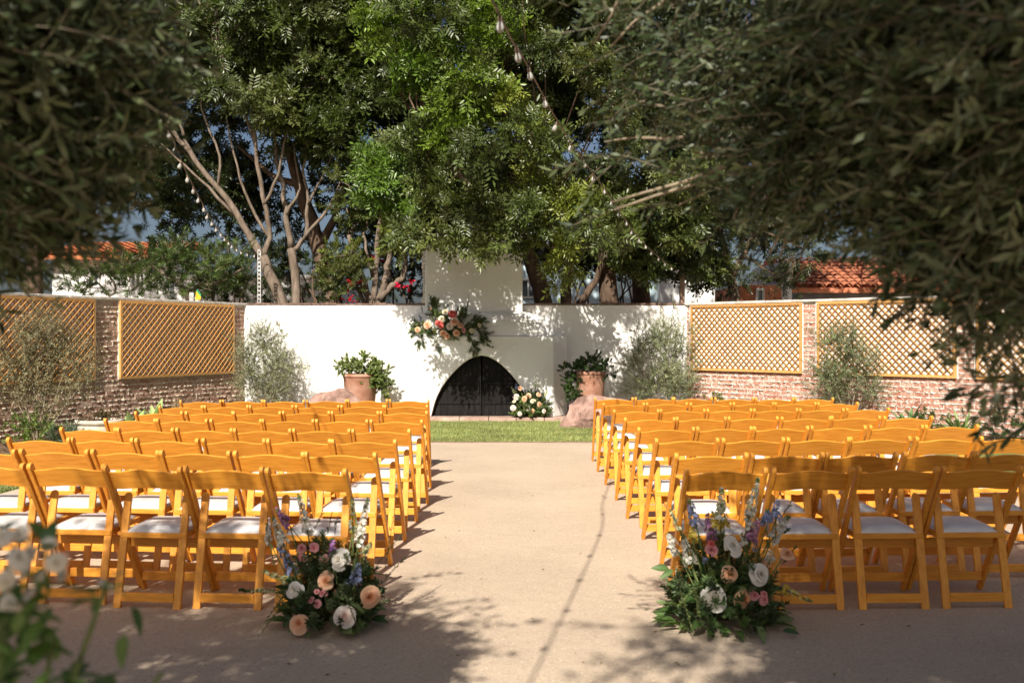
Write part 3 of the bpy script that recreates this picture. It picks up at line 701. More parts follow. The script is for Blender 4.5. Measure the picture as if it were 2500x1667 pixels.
ROW = ['nearest', 'second nearest', 'third nearest', 'fourth nearest', 'fifth nearest', 'third farthest', 'second farthest', 'farthest']
for side, XS, YS, AS, NN in ((-1, LX, LY, LA, NL), (1, RX, RY, RA, NR)):
    for rI in range(8):
        a = R(AS[rI])
        for i in range(NN[rI]):
            s_ = (i + .5) * (RP[rI] if side > 0 else .446)
            x = XS[rI] + side * s_ * math.cos(a); y = YS[rI] + .045 + s_ * math.sin(a)
            c = chair0 if first[0] else copy_tree(chair0); first[0] = False
            c.location = (x + rnd.gauss(0, .005), y + rnd.gauss(0, .016), 0); c.rotation_euler = (0, 0, side * a + rnd.gauss(0, .020))
            tag(c, 'wooden folding chair %s from the aisle in the %s row of the %s block' % (ORD[i], ROW[rI], 'left' if side < 0 else 'right'), 'chair', 'wooden folding chairs in rows')

# ------------------------------------------------------------------ trees beyond the wall
GRN = [(.064, .090, .020), (.082, .108, .026), (.100, .120, .032), (.058, .080, .020)]
BRT = [(.098, .172, .02), (.125, .19, .022), (.088, .155, .02)]
YEL = [(.155, .185, .03), (.135, .165, .032)]
def tree(name, label, limbs, clumps, per, tpl, mat='bark', sc=1.0, shell=(.5, 1.08), up=.35, fwd=0.0, group='trees beyond the wall', twigs=True):
    base = Vector(limbs[0][0][0]); base.z = 0
    t = empty(name, base, 0, label, 'tree', group)
    mb = MB()
    for pts, r0, r1 in limbs: limb(mb, pts, r0, r1)
    tips = [Vector(l_[0][k]).lerp(Vector(l_[0][k + 1]), f) for l_ in limbs for k in range(len(l_[0]) - 1) for f in (.33, .66, 1.0) if l_[0][k + 1].z > 2.6]
    if twigs:
        for cl in clumps:          # a bough out to every clump of leaves
            c = Vector(cl[0]); s_ = min(tips, key=lambda q: (q - c).length)
            mid = s_.lerp(c, .5) + Vector((rnd.uniform(-.15, .15), rnd.uniform(-.15, .15), -.12)); limb(mb, [s_, mid, c], .022, .008, .04, 3, 5)
    child_world(mb.build('trunk', M[mat], smooth=True), t)
    P, Dr, Cc = clump_points(clumps, per, shell, up, fwd)
    o = foliage('crown', M['leaf'], None, tpl, P, Dr, rng.uniform(.75, 1.2, len(P)) * sc, Cc); child_world(o, t)
    return t
def rc(lst): return rnd.choice(lst)
def field(n, x0, x1, y0, y1, Y0, Y1, r0, r1, cols, keep=None, squash=.75, den=1.0):
    out = []; tries = 0
    while len(out) < n and tries < n * 30:
        tries += 1; px, py, Y = rnd.uniform(x0, x1), rnd.uniform(y0, y1), rnd.uniform(Y0, Y1)
        if keep and not keep(px, py): continue
        r = rnd.uniform(r0, r1); out.append((D(px, py, Y), (r, r, r * squash), rc(cols), den))
    return out
# the big overhanging tree behind and above the fireplace
def low1(px):                     # lower edge of its foliage
    return np.interp(px, [820, 900, 960, 1010, 1060, 1120, 1170, 1240, 1320, 1420, 1520, 1620], [430, 520, 545, 555, 520, 540, 560, 575, 590, 610, 630, 640])
cl = field(54, 900, 1460, -100, 600, 14.2, 17.4, .24, .42, GRN, lambda x, y: y < low1(x) - 40, .75, .66)
cl += field(40, 840, 1600, -140, 560, 17.4, 19.8, .45, .7, GRN, lambda x, y: y < low1(x) - 60)
cl += field(20, 880, 1500, -480, -100, 15.5, 18.5, .5, .7, GRN)
cl += [(D(x, y, Y), (r, r, r * .8), rc(BRT), 1.2) for x, y, Y, r in [(900, 60, 15.4, .45), (985, 150, 15.2, .45), (1090, 190, 15.0, .45), (1060, 260, 15.1, .4), (1130, 60, 15.3, .45), (870, 425, 15.9, .38), (925, 470, 16, .32), (1010, 330, 15.3, .28), (860, 370, 16, .3)]]
cl += [(D(x, y, Y), (r, r, r * .8), rc(YEL), 1.2) for x, y, Y, r in [(1240, 330, 15.0, .32), (1330, 470, 14.8, .32), (1255, 480, 15.1, .28), (1165, 240, 15.0, .26), (1270, 570, 15.1, .24), (1285, 620, 15.3, .2), (905, 535, 16.3, .22), (1220, 420, 15.1, .24)]]
cl += field(16, 1430, 1620, 440, 640, 17.6, 19.4, .28, .42, GRN, lambda x, y: y < 625)
cl += [(D(x, y, 15.2), (.28, .28, .22), rc(GRN), .75) for x, y in [(985, 545), (1030, 540), (1080, 545), (1120, 560), (1160, 565), (940, 530), (1110, 470), (1010, 470), (1060, 500), (1170, 500)]]
lb = [([D(1268, 800, 19.4), D(1240, 655, 19.3), D(1205, 560, 19.0), D(1180, 380, 18.6), D(1150, 180, 18)], .20, .05),
      ([D(1305, 800, 19.6), D(1298, 660, 19.5), D(1320, 560, 19.2), D(1370, 380, 18.5)], .13, .04),
      ([D(1400, 800, 19.9), D(1395, 640, 19.8), D(1385, 520, 19.5), D(1420, 350, 18.8), D(1450, 200, 18)], .22, .05),
      ([D(1330, 700, 19.7), D(1370, 645, 19.6), D(1400, 570, 19.3)], .08, .05),
      ([D(1205, 560, 19.0), D(1080, 430, 18), D(960, 300, 17.4)], .08, .03), ([D(1205, 540, 19.0), D(1060, 470, 17.6), D(1000, 480, 16.8)], .06, .02),
      ([D(1320, 560, 19.2), D(1290, 480, 17.8), D(1260, 460, 16.8)], .06, .02)]
tree('broadleaf_tree', 'large dark green broadleaf tree overhanging the fireplace chimney', lb, cl, 205, TP, 'barkd', 1.02, (.4, 1.1), .25, .3)
# left group with bare pale limbs
lb = [([D(668, 830, 19.2), D(650, 700, 19.2), D(622, 638, 19.2), D(603, 590, 19.2)], .125, .10),
      ([D(603, 590, 19.2), D(572, 540, 19.2), D(520, 455, 19.1), D(450, 372, 19), D(395, 295, 18.9), D(330, 185, 18.8)], .075, .03),
      ([D(601, 583, 19.2), D(568, 530, 19.3), D(505, 440, 19.3), D(440, 350, 19.3), D(405, 270, 19.3)], .06, .025),
      ([D(606, 588, 19.2), D(621, 545, 19.2), D(603, 450, 19.1), D(588, 340, 19), D(575, 190, 18.9)], .06, .03),
      ([D(588, 340, 19), D(560, 240, 18.9), D(500, 130, 18.8)], .035, .015), ([D(590, 300, 19), D(640, 200, 18.9), D(690, 110, 18.8)], .035, .015), ([D(545, 500, 19.25), D(480, 430, 19.1), D(425, 380, 19.0), D(370, 330, 18.9)], .035, .014), ([D(606, 470, 19.1), D(640, 400, 19.0), D(660, 300, 18.9), D(700, 210, 18.8)], .035, .014), ([D(500, 435, 19.1), D(505, 360, 19), D(470, 270, 18.9), D(455, 190, 18.8)], .03, .012), ([D(618, 545, 19.2), D(575, 470, 19.2), D(545, 380, 19.1), D(520, 270, 19)], .035, .014)]
kl = lambda x, y: y < np.interp(x, [280, 400, 520, 640, 760, 900], [270, 190, 215, 270, 270, 370]) and rnd.random() < .92
cl = field(52, 280, 800, -80, 340, 18.4, 19.8, .3, .5, GRN + [(.10, .12, .045)], kl) + field(12, 300, 800, -500, -60, 18.4, 20, .45, .7, GRN)
cl += [(D(x, y, 18.7), (.3, .3, .2), rc(GRN)) for x, y in [(520, 215), (690, 260), (760, 290), (470, 205)]]
tree('broadleaf_tree', 'broadleaf tree with bare pale forking trunk leaning left above the white wall', lb, cl, 222, TW + TP, 'bark', 1.2, (.4, 1.1), .3, .2)
lb = [([D(680, 830, 19.6), D(680, 700, 19.6), D(677, 620, 19.6), D(668, 572, 19.6)], .10, .08),
      ([D(668, 572, 19.6), D(656, 500, 19.5), D(652, 430, 19.5), D(635, 370, 19.4), D(630, 260, 19.3)], .065, .025),
      ([D(672, 578, 19.6), D(702, 545, 19.6), D(708, 460, 19.5), D(695, 390, 19.4), D(712, 300, 19.4)], .05, .02),
      ([D(708, 470, 19.5), D(740, 410, 19.4), D(770, 330, 19.3)], .03, .012), ([D(690, 560, 19.6), D(760, 470, 19.4), D(800, 380, 19.3)], .04, .015), ([D(656, 500, 19.5), D(690, 430, 19.4), D(675, 330, 19.3)], .035, .014)]
cl = field(26, 600, 900, 100, 420, 18.9, 20, .28, .45, GRN, lambda x, y: y < 320 or (x > 740 and y < 470)) + field(8, 620, 900, -200, 120, 19, 20, .4, .6, GRN)
tree('broadleaf_tree', 'slim pale trunk forking in two, beside the leaning trunk above the white wall', lb, cl, 260, TW + TP, 'bark', 1.1, (.4, 1.1), .3, .2)
lb = [([D(775, 830, 20.6), D(768, 720, 20.6), D(748, 620, 20.6), D(722, 540, 20.6), D(690, 430, 20.5), D(655, 320, 20.3)], .24, .10),
      ([D(735, 570, 20.6), D(770, 500, 20.6), D(800, 400, 20.4), D(830, 280, 20.2)], .10, .04), ([D(690, 430, 20.5), D(620, 400, 20.6), D(540, 330, 20.6)], .08, .03)]
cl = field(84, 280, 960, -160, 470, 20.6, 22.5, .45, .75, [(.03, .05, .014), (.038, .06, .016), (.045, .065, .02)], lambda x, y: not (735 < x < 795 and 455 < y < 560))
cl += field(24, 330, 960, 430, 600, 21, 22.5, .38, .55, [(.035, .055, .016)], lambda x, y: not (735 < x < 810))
tree('shade_tree', 'thick dark trunk and deep shady crown behind the two pale trunks', lb, cl, 135, TW, 'barkd', 1.6, (.2, 1.1), .2, 0.0, 'trees beyond the wall', False)
lb = [([D(1480, 830, 22), D(1470, 640, 22), D(1440, 420, 21.8)], .26, .10), ([D(1470, 640, 22), D(1300, 480, 21.8), D(1120, 340, 21.5)], .12, .05), ([D(1470, 600, 22), D(1640, 440, 21.8), D(1780, 300, 21.6)], .12, .05)]
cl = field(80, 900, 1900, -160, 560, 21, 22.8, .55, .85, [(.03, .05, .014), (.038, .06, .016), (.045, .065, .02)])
tree('shade_tree', 'deep shady tree mass behind the overhanging tree right of the chimney', lb, cl, 95, TW, 'barkd', 1.9, (.2, 1.1), .2, 0.0, 'trees beyond the wall', False)
# many-stemmed tree left of the chimney
b0 = D(860, 830, 19.3)
lb = [([b0, D(850, 690, 19.3), D(825, 620, 19.3), D(800, 540, 19.2)], .09, .04), ([b0, D(855, 690, 19.3), D(862, 620, 19.3), D(868, 540, 19.2), D(880, 470, 19)], .08, .035),
      ([b0, D(870, 690, 19.3), D(885, 640, 19.2), D(893, 600, 19.2), D(905, 540, 19.1)], .09, .04), ([D(875, 690, 19.3), D(900, 655, 19.2), D(925, 640, 19.1), D(932, 600, 19.1), D(930, 540, 19)], .075, .04),
      ([b0, D(840, 700, 19.4), D(812, 650, 19.4), D(790, 600, 19.4)], .06, .025), ([D(858, 640, 19.3), D(845, 590, 19.2), D(835, 540, 19.2)], .045, .02)]
cl = field(14, 770, 960, 330, 560, 18.7, 19.8, .25, .42, GRN + YEL[:1], lambda x, y: y < 520) + [(D(x, y, 18.9), (.26, .26, .26), rc(GRN + YEL)) for x, y in [(795, 600), (770, 640), (800, 650), (815, 600), (920, 560), (775, 590)]]
tree('multi_stem_tree', 'many-stemmed tree rising just left of the chimney', lb, cl, 300, TW, 'bark', 1.15, (.3, 1.1), .3, .2)
# bougainvillea
bt = empty('bougainvillea', D(805, 800, 18.9), 0, 'small red flowering bougainvillea above the white wall', 'shrub')
bt.location.z = 0
mb = MB(); limb(mb, [Vector((bt.location.x, 18.95, 0)), D(800, 720, 18.95), D(800, 660, 18.9), D(815, 600, 18.9)], .02, .008); child_world(mb.build('stem', M['barkd'], smooth=True), bt)
fc = [(D(803, 688, 18.75), (.16, .12, .16), (.55, .012, .03)), (D(812, 655, 18.8), (.10, .1, .2), (.55, .012, .03), .5), (D(915, 655, 18.9), (.13, .1, .08), (.6, .015, .06), .7), (D(870, 600, 19.5), (.14, .1, .12), (.6, .015, .08), .6), (D(940, 655, 19.1), (.08, .08, .08), (.55, .012, .04), .5), (D(790, 640, 18.9), (.1, .1, .2), (.05, .08, .02), .5)]
P, Dr, Cc = clump_points(fc, 480, (.1, 1.0)); o = foliage('bracts', M['dleaf'], None, TIVY, P, Dr, rng.uniform(.6, 1, len(P)), Cc); child_world(o, bt)
# gnarled junipers behind the left brick wall
def juniper(x, label, pts, cls):
    t = empty('juniper_shrub', (D(x, 700, 18.2).x, pts[0][0][0].y, 0), 0, label, 'shrub', 'junipers beyond the brick wall'); mb = MB()
    for p, r0, r1 in pts: limb(mb, p, r0, r1, .05)
    child_world(mb.build('trunk', M['bark'], smooth=True), t)
    P, Dr, Cc = clump_points(cls, 520, (.2, 1.05), .5); o = foliage('crown', M['dleaf'], None, TN, P, Dr, rng.uniform(.8, 1.4, len(P)), Cc); child_world(o, t)
JC = [(.07, .11, .025), (.09, .13, .03), (.055, .085, .022)]
juniper(440, 'gnarled juniper with twisted bare limbs above the left lattice', [([D(470, 800, 18.9), D(440, 690, 18.9), D(395, 640, 18.8), D(345, 610, 18.7)], .08, .04), ([D(430, 690, 18.9), D(450, 660, 18.9), D(495, 650, 18.8), D(560, 615, 18.7)], .06, .02), ([D(440, 670, 18.9), D(405, 650, 18.9), D(370, 625, 18.9)], .05, .02)],
        [(D(x, y, 18.7 + rnd.uniform(-.2, .3)), (r * 1.2, r, r * .8), rc(JC)) for x, y, r in [(330, 610, .2), (390, 600, .26), (420, 620, .24), (480, 610, .26), (440, 660, .22), (380, 660, .24), (330, 655, .24), (520, 625, .22), (540, 660, .24), (500, 668, .22), (300, 640, .2), (560, 640, .2), (460, 590, .25), (410, 570, .25), (535, 590, .25)]])
juniper(230, 'small juniper bush over the brick wall near the left edge', [([D(262, 790, 17.6), D(252, 680, 17.6), D(262, 650, 17.6), D(245, 625, 17.6)], .03, .012), ([D(252, 680, 17.6), D(225, 650, 17.6), D(205, 630, 17.6)], .02, .01)],
        [(D(x, y, 17.5 + rnd.uniform(-.2, .2)), (r * 1.2, r, r * .8), rc(JC)) for x, y, r in [(215, 620, .2), (250, 605, .2), (280, 625, .18), (195, 650, .18), (235, 640, .18), (180, 670, .2), (290, 660, .16), (160, 640, .2)]])
# small dark leafy shrubs right above the wall line
for i, (x, Y, label) in enumerate([(560, 19.8, 'dark leafy shrub behind the string light pole'), (700, 20.1, 'dark leafy shrub between the pale trunks above the white wall'), (930, 20.2, 'dark shrub in the gap left of the chimney'), (1330, 20.6, 'dark shrub between the thick trunks right of the chimney'), (1440, 20.8, 'dark shrub right of the thick trunks above the white wall')]):
    t = empty('leafy_shrub', (D(x, 700, Y).x, Y, 0), 0, label, 'shrub', 'shrubs beyond the wall'); mb = MB(); b0 = Vector((t.location.x, Y, 0))
    for k in range(4): limb(mb, [b0, D(x + rnd.uniform(-30, 30), 690, Y), D(x + rnd.uniform(-70, 70), 600, Y)], .03, .01)
    child_world(mb.build('stem', M['barkd'], smooth=True), t)
    cl = field(12, x - 75, x + 75, 560 if x > 1000 else 590, 640 if x > 1000 else 700, Y - .2, Y + .4, .2, .34, [(.04, .06, .02), (.05, .08, .025)])
    P, Dr, Cc = clump_points(cl, 260, (.3, 1.05)); o = foliage('crown', M['leaf'], None, TW, P, Dr, rng.uniform(.8, 1.1, len(P)), Cc); child_world(o, t)
# right-hand trees
lb = [([D(1690, 830, 19.5), D(1690, 700, 19.5), D(1670, 600, 19.4), D(1640, 480, 19.2)], .14, .05), ([D(1680, 640, 19.4), D(1720, 560, 19.3), D(1760, 450, 19.2)], .07, .03)]
cl = field(80, 1560, 1960, -60, 690, 18.4, 20.3, .3, .5, [(.06, .075, .028), (.07, .085, .035), (.05, .065, .025)], lambda x, y: y < np.interp(x, [1560, 1600, 1700, 1800, 1860, 1900], [600, 660, 675, 660, 600, 560]))
cl += field(10, 1580, 1900, -300, 60, 18.5, 20, .5, .7, GRN)
tree('fine_leaf_tree', 'fine-leaved grey green tree over the right brick wall beside the brown post', lb, cl, 190, TW + TOS, 'barkd', 1.1, (.3, 1.1), .2, .2)
lb = [([D(2300, 830, 24), D(2290, 600, 24), D(2260, 350, 23.5)], .3, .08), ([D(2290, 600, 24), D(2150, 430, 23.5), D(2020, 300, 23)], .14, .04)]
cl = field(34, 1880, 2700, -200, 540, 22, 25, .6, 1.0, [(.04, .06, .018), (.05, .075, .022)])
tree('shade_tree', 'dark tree behind the red tiled roof at the far right', lb, cl, 70, TW, 'barkd', 1.9, (.3, 1.1), .2)
lb = [([D(60, 830, 23), D(80, 600, 23), D(120, 350, 22.5)], .3, .08), ([D(80, 600, 23), D(220, 430, 22.5), D(300, 300, 22.5)], .14, .04)]
cl = field(30, -200, 420, -150, 480, 21.5, 24, .55, .9, [(.04, .06, .018), (.05, .075, .022)])
tree('shade_tree', 'dark tree beyond the left brick wall above the orange roof', lb, cl, 80, TW, 'barkd', 1.8, (.3, 1.1), .2)

# ------------------------------------------------------------------ houses beyond
def window(parent, x0, x1, z0, z1, y, n=2):
    w_ = MB(); t_ = .06
    w_.box(x0, x1, y - .05, y + .02, z0, z0 + t_); w_.box(x0, x1, y - .05, y + .02, z1 - t_, z1); w_.box(x0, x0 + t_, y - .05, y + .02, z0 + t_, z1 - t_); w_.box(x1 - t_, x1, y - .05, y + .02, z0 + t_, z1 - t_)
    for k in range(1, n): xm = x0 + (x1 - x0) * k / n; w_.box(xm - .025, xm + .025, y - .045, y + .02, z0 + t_, z1 - t_)
    f = child_world(w_.build('window', M['frame']), parent); MB().box(x0 + t_, x1 - t_, y - .015, y - .01, z0 + t_, z1 - t_).build('pane', M['pane'], f)
def tiles(root, x0, x1, yf, zf, yb, zb, n, rows, mat):
    sl = Vector((0, yb - yf, zb - zf)); Ls = sl.length; sl.normalize(); up = Vector((1, 0, 0)).cross(sl)
    if up.z < 0: up = -up
    wt = (x1 - x0) / n; lt = Ls / rows; vs = []; fs = []; m_ = 7
    for j in range(2):
        for k in range(m_):
            a = math.pi * k / (m_ - 1); rr = wt * .5 * (1.0 if j == 0 else .86)
            p = Vector((math.cos(a) * rr, 0, 0)) + up * (math.sin(a) * rr * .75 + (.025 if j == 0 else 0)) + sl * (lt * 1.08 * j); vs.append(p)
    for k in range(m_ - 1): fs.append((k, k + 1, k + 1 + m_, k + m_))
    me_ = MB().add(vs, fs).mesh('roof_tile', mat, True, False)
    cnt = 0
    for i in range(n):
        for j in range(rows):
            if cnt >= 300: return
            o = link('roof_tile', me_, None, root); o.location = Vector((x0 + wt * (i + .5), yf, zf)) + sl * (lt * j) + up * .02 - root.location
            o.rotation_euler = (0, 0, rnd.gauss(0, .015)); cnt += 1
def roof_slab(root, x0, x1, yf, zf, yb, zb, mat, th=.12):
    o = MB().add([(x0, yf, zf), (x1, yf, zf), (x1, yb, zb), (x0, yb, zb), (x0, yf, zf - th), (x1, yf, zf - th), (x1, yb, zb - th), (x0, yb, zb - th)], [(0, 1, 2, 3), (7, 6, 5, 4), (0, 4, 5, 1), (1, 5, 6, 2), (2, 6, 7, 3), (3, 7, 4, 0)]).build('roof', mat); return child_world(o, root)
def wallbox(root, x0, x1, y0, y1, z1, mat, name='wall'): return child_world(MB().box(x0, x1, y0, y1, -.05, z1).build(name, mat), root)
# right: low house with clay barrel tiles
Yr = 26.0
hx0, hx1 = D(1815, 660, Yr).x, 14.2; ze = D(1900, 662, Yr).z; zr_ = D(1950, 598, Yr + 2.6).z
h = empty('tiled_house', (hx0, Yr, 0), 0, 'low grey house with red clay barrel tile roof behind right brick wall', 'house')
wallbox(h, hx0 + .3, hx1, Yr + .3, Yr + 5, ze - .02, M['bgrey'])
roof_slab(h, hx0, hx1, Yr, ze, Yr + 2.6, zr_, M['tile']); roof_slab(h, hx0, hx1, Yr + 5.2, ze, Yr + 2.62, zr_, M['tile'])
tiles(h, hx0, hx1, Yr - .03, ze, Yr + 2.6, zr_, 30, 9, M['tile'])
vl = MB(); x = hx0 + .3
for k in range(30):               # white scalloped valance under the eave
    x0_ = hx0 + .35 + k * .23; vl.prism([(x0_ + .11 + .10 * math.cos(a), ze - .78 + .10 * math.sin(a)) for a in np.linspace(math.pi, 0, 7)], Yr + .26, Yr + .29, 'y')
child_world(vl.build('scalloped_trim', M['bwhite']), h)
MB_ = MB(); MB_.tube([Vector((hx0 + 3.9, Yr + .8, zr_ - .25)), Vector((hx0 + 4.6, Yr + .4, zr_ + .1))], .1, 8); child_world(MB_.build('vent_pipe', M['bwhite'], smooth=True), h)
# right: orange and white outbuilding at the wall end
h = empty('orange_shed', (D(1720, 680, 24).x, 24, 0), 0, 'small orange walled building with white door frame left of the tiled house', 'house')
wallbox(h, D(1700, 0, 24).x, D(1795, 0, 24).x, 24, 27, D(1750, 655, 24).z, M['borange']); wallbox(h, D(1797, 0, 24).x, D(1822, 0, 24).x, 24.1, 27, D(1800, 600, 24).z, M['bwhite'], 'pillar')
window(h, D(1735, 0, 24).x, D(1755, 0, 24).x, D(1740, 700, 24).z, D(1740, 662, 24).z, 23.99, 1)
# centre right: pale blue house
Yb = 30
h = empty('blue_house', (D(1470, 690, Yb).x, Yb, 0), 0, 'pale blue house glimpsed under the trees right of the chimney', 'house')
wallbox(h, D(1120, 0, Yb).x, D(1510, 0, Yb).x, Yb, Yb + 6, D(1450, 560, Yb).z, M['bblue']); wallbox(h, D(1511, 0, Yb).x, D(1640, 0, Yb).x, Yb - .4, Yb + 6, D(1450, 560, Yb).z, M['bwhite'], 'white_wing')
window(h, D(1449, 0, Yb).x, D(1471, 0, Yb).x, D(1450, 699, Yb).z, D(1450, 652, Yb).z, Yb, 2)
window(h, D(1195, 0, Yb).x, D(1232, 0, Yb).x, D(1200, 685, Yb).z, D(1200, 640, Yb).z, Yb, 2)
roof_slab(h, D(1110, 0, Yb).x, D(1650, 0, Yb).x, Yb - .6, D(1450, 560, Yb).z, Yb + 3, D(1450, 500, Yb).z, M['bgrey'])
# left: white houses with orange roof
Yl = 32
h = empty('white_house', (D(260, 650, Yl).x, Yl, 0), 0, 'white house with smooth orange tile roof beyond the left brick wall', 'house')
wallbox(h, D(120, 0, Yl).x, D(390, 0, Yl).x, Yl, Yl + 7, D(260, 596, Yl).z, M['bwhite'])
rl = roof_slab(h, D(100, 0, Yl).x, D(400, 0, Yl).x, Yl - .5, D(260, 590, Yl).z, Yl + 3, D(260, 562, Yl + 3).z, M['tile_far'])
tiles(h, D(100, 0, Yl).x, D(400, 0, Yl).x, Yl - .52, D(260, 590, Yl).z, Yl + 3, D(260, 562, Yl + 3).z, 17, 9, M['tile_far'])
window(h, D(205, 0, Yl).x, D(230, 0, Yl).x, D(210, 660, Yl).z, D(210, 618, Yl).z, Yl, 2); window(h, D(300, 0, Yl).x, D(325, 0, Yl).x, D(210, 660, Yl).z, D(210, 618, Yl).z, Yl, 2)
Yl = 28
h = empty('white_house', (D(540, 690, Yl).x, Yl, 0), 0, 'plain low white building seen through shrubs above the white wall', 'house')
wallbox(h, D(400, 0, Yl).x, D(780, 0, Yl).x, Yl, Yl + 5, D(500, 640, Yl).z, M['bwhite']); child_world(MB().box(D(398, 0, Yl).x, D(782, 0, Yl).x, Yl - .06, Yl + 5.06, D(500, 640, Yl).z + .001, D(500, 632, Yl).z).build('parapet', M['frame']), h)
window(h, D(470, 0, Yl).x, D(500, 0, Yl).x, D(210, 690, Yl).z, D(210, 655, Yl).z, Yl, 2); window(h, D(690, 0, Yl).x, D(720, 0, Yl).x, D(210, 690, Yl).z, D(210, 655, Yl).z, Yl, 2)
# small yellow and green banner on a post
bn = empty('banner', D(448, 760, 18.6), 0, 'small yellow and green banner on a grey post above the left lattice', 'banner'); bn.location.z = 0
px = bn.location.x
child_world(MB().box(px - .10, px - .02, 18.58, 18.64, 0, D(440, 672, 18.6).z).build('post', M['steel']), bn)
child_world(MB().prism([(px, D(0, 690, 18.6).z), (px + .1, D(0, 688, 18.6).z), (px + .11, D(0, 682, 18.6).z), (px + .02, D(0, 668, 18.6).z)], 18.6, 18.61, 'y').build('yellow_cloth', surface('yellow_cloth', (.62, .36, .02), (.68, .42, .03), 4, .8, 0)), bn)
child_world(MB().prism([(px + .022, D(0, 667.5, 18.6).z), (px + .112, D(0, 681.5, 18.6).z), (px + .11, D(0, 676, 18.6).z), (px + .04, D(0, 664, 18.6).z)], 18.602, 18.608, 'y').build('green_cloth', surface('green_cloth', (.02, .25, .12), (.03, .30, .15), 4, .8, 0)), bn)

# ------------------------------------------------------------------ poles and string lights
po = empty('light_pole', (D(590, 700, 18.25).x, 18.42, 0), 0, 'slotted grey steel pole at the left end of the white wall', 'pole'); px = po.location.x
zt = D(590, 575, 18.42).z; mb = MB(); mb.box(px - .032, px - .018, 18.41, 18.44, 0, zt); mb.box(px + .018, px + .032, 18.41, 18.44, 0, zt); z = .1
while z < zt: mb.box(px - .018, px + .018, 18.411, 18.439, z, z + .03); z += .075
child_world(mb.build('pole_body', M['steel']), po)
pr = empty('light_pole', (D(1570, 700, 18.3).x, 18.45, 0), 0, 'brown wooden post at the corner of white wall and right brick wall', 'pole'); px2 = pr.location.x
child_world(MB().box(px2 - .045, px2 + .045, 18.41, 18.50, 0, D(1570, 590, 18.45).z).build('pole_body', M['post'], bevel=.006), pr)
def string_lights(label, pts, nb):
    t = empty('string_lights', pts[0], 0, label, 'string lights', 'festoon string lights')
    # smooth curve through the given points
    P_ = [Vector(p) for p in pts]; cur = []
    for i in range(len(P_) - 1):
        p0 = P_[max(i - 1, 0)]; p1 = P_[i]; p2 = P_[i + 1]; p3 = P_[min(i + 2, len(P_) - 1)]
        for k in range(14):
            u = k / 14; cur.append(.5 * ((2 * p1) + (p2 - p0) * u + (2 * p0 - 5 * p1 + 4 * p2 - p3) * u * u + (3 * p1 - p0 - 3 * p2 + p3) * u ** 3))
    cur.append(P_[-1]); child_world(MB().tube(cur, .0055, 6).build('cable', M['cable'], smooth=True), t)
    Ls = [0]
    for a, b_ in zip(cur, cur[1:]): Ls.append(Ls[-1] + (b_ - a).length)
    bl = MB().lathe([(.0, -.13), (.016, -.126), (.027, -.112), (.030, -.095), (.026, -.075), (.018, -.055), (.015, -.045)], 14).mesh('bulb', M['bulb'], True)
    so = MB().lathe([(.0155, -.055), (.0165, -.05), (.0165, -.012), (.009, 0), (0, .004)], 10).mesh('socket', M['cable'], True)
    for k in range(nb):
        s_ = Ls[-1] * (k + .5) / nb; j = max(i for i in range(len(Ls)) if Ls[i] <= s_); j = min(j, len(cur) - 2)
        p = cur[j].lerp(cur[j + 1], (s_ - Ls[j]) / max(1e-6, Ls[j + 1] - Ls[j]))
        o = link('bulb', bl, None, t); o.location = p - t.location; o.rotation_euler = (rnd.gauss(0, .15), rnd.gauss(0, .15), 0); o.scale = (.58,) * 3
        link('socket', so, None, o)
string_lights('festoon string lights crossing from upper centre to the brown post', [Vector((-.95, -.6, 3.25)), D(1130, 0, 4.0), D(1200, 130, 5.4), D(1300, 310, 7.6), D(1400, 450, 10.6), D(1475, 555, 14.2), D(1545, 615, 17.6), Vector((px2, 18.43, D(1570, 618, 18.43).z))], 26)
string_lights('festoon string lights hanging down to the grey pole at the left', [Vector((-1.75, -.6, 3.3)), D(285, 60, 4.3), D(330, 170, 5.4), D(395, 315, 7.6), D(440, 420, 9.6), D(500, 525, 13.2), D(550, 573, 16.6), Vector((px, 18.4, D(590, 585, 18.4).z))], 30)

# ------------------------------------------------------------------ plants along the walls
def bush(name, label, base, stems, cls, per, tpl, mat='olive', bark='barko', sc=1.0, shell=(.15, 1.05), up=.8, cat='shrub', group=None):
    t = empty(name, base, 0, label, cat, group); mb = MB(); b0 = Vector(base)
    for c in stems: limb(mb, [b0 + Vector((rnd.uniform(-.05, .05), rnd.uniform(-.05, .05), -.02)), b0.lerp(Vector(c), .5) + Vector((rnd.uniform(-.04, .04), 0, 0)), Vector(c)], .014, .004, .015, 3, 5)
    child_world(mb.build('stem', M[bark], smooth=True), t)
    P, Dr, Cc = clump_points(cls, per, shell, up); keep = P[:, 2] > .03; P, Dr, Cc = P[keep], Dr[keep], Cc[keep]
    o = foliage('crown', M[mat], None, tpl, P, Dr, rng.uniform(.7, 1.15, len(P)) * sc, Cc); child_world(o, t); return t
SAGE2 = [(.20, .23, .11), (.25, .27, .14), (.17, .20, .09)]
SAGE = [(.20, .21, .11), (.24, .25, .14), (.17, .18, .085)]
def upright(px, Y, top, bot, w_, cols, n=12, r=.16):
    out = []
    for k in range(n):
        py = bot + (top - bot) * (k + .5) / n; f = math.sin(math.pi * min(1, (k + 1.4) / (n + .6)) ** .75)
        for _ in range(2): out.append((D(px + rnd.uniform(-w_, w_) * f, py, Y + rnd.uniform(-.2, .2)), (r, r, r * 1.3), rc(cols)))
    return out
bl_ = D(612, 930, 17.35); bl_.z = .05
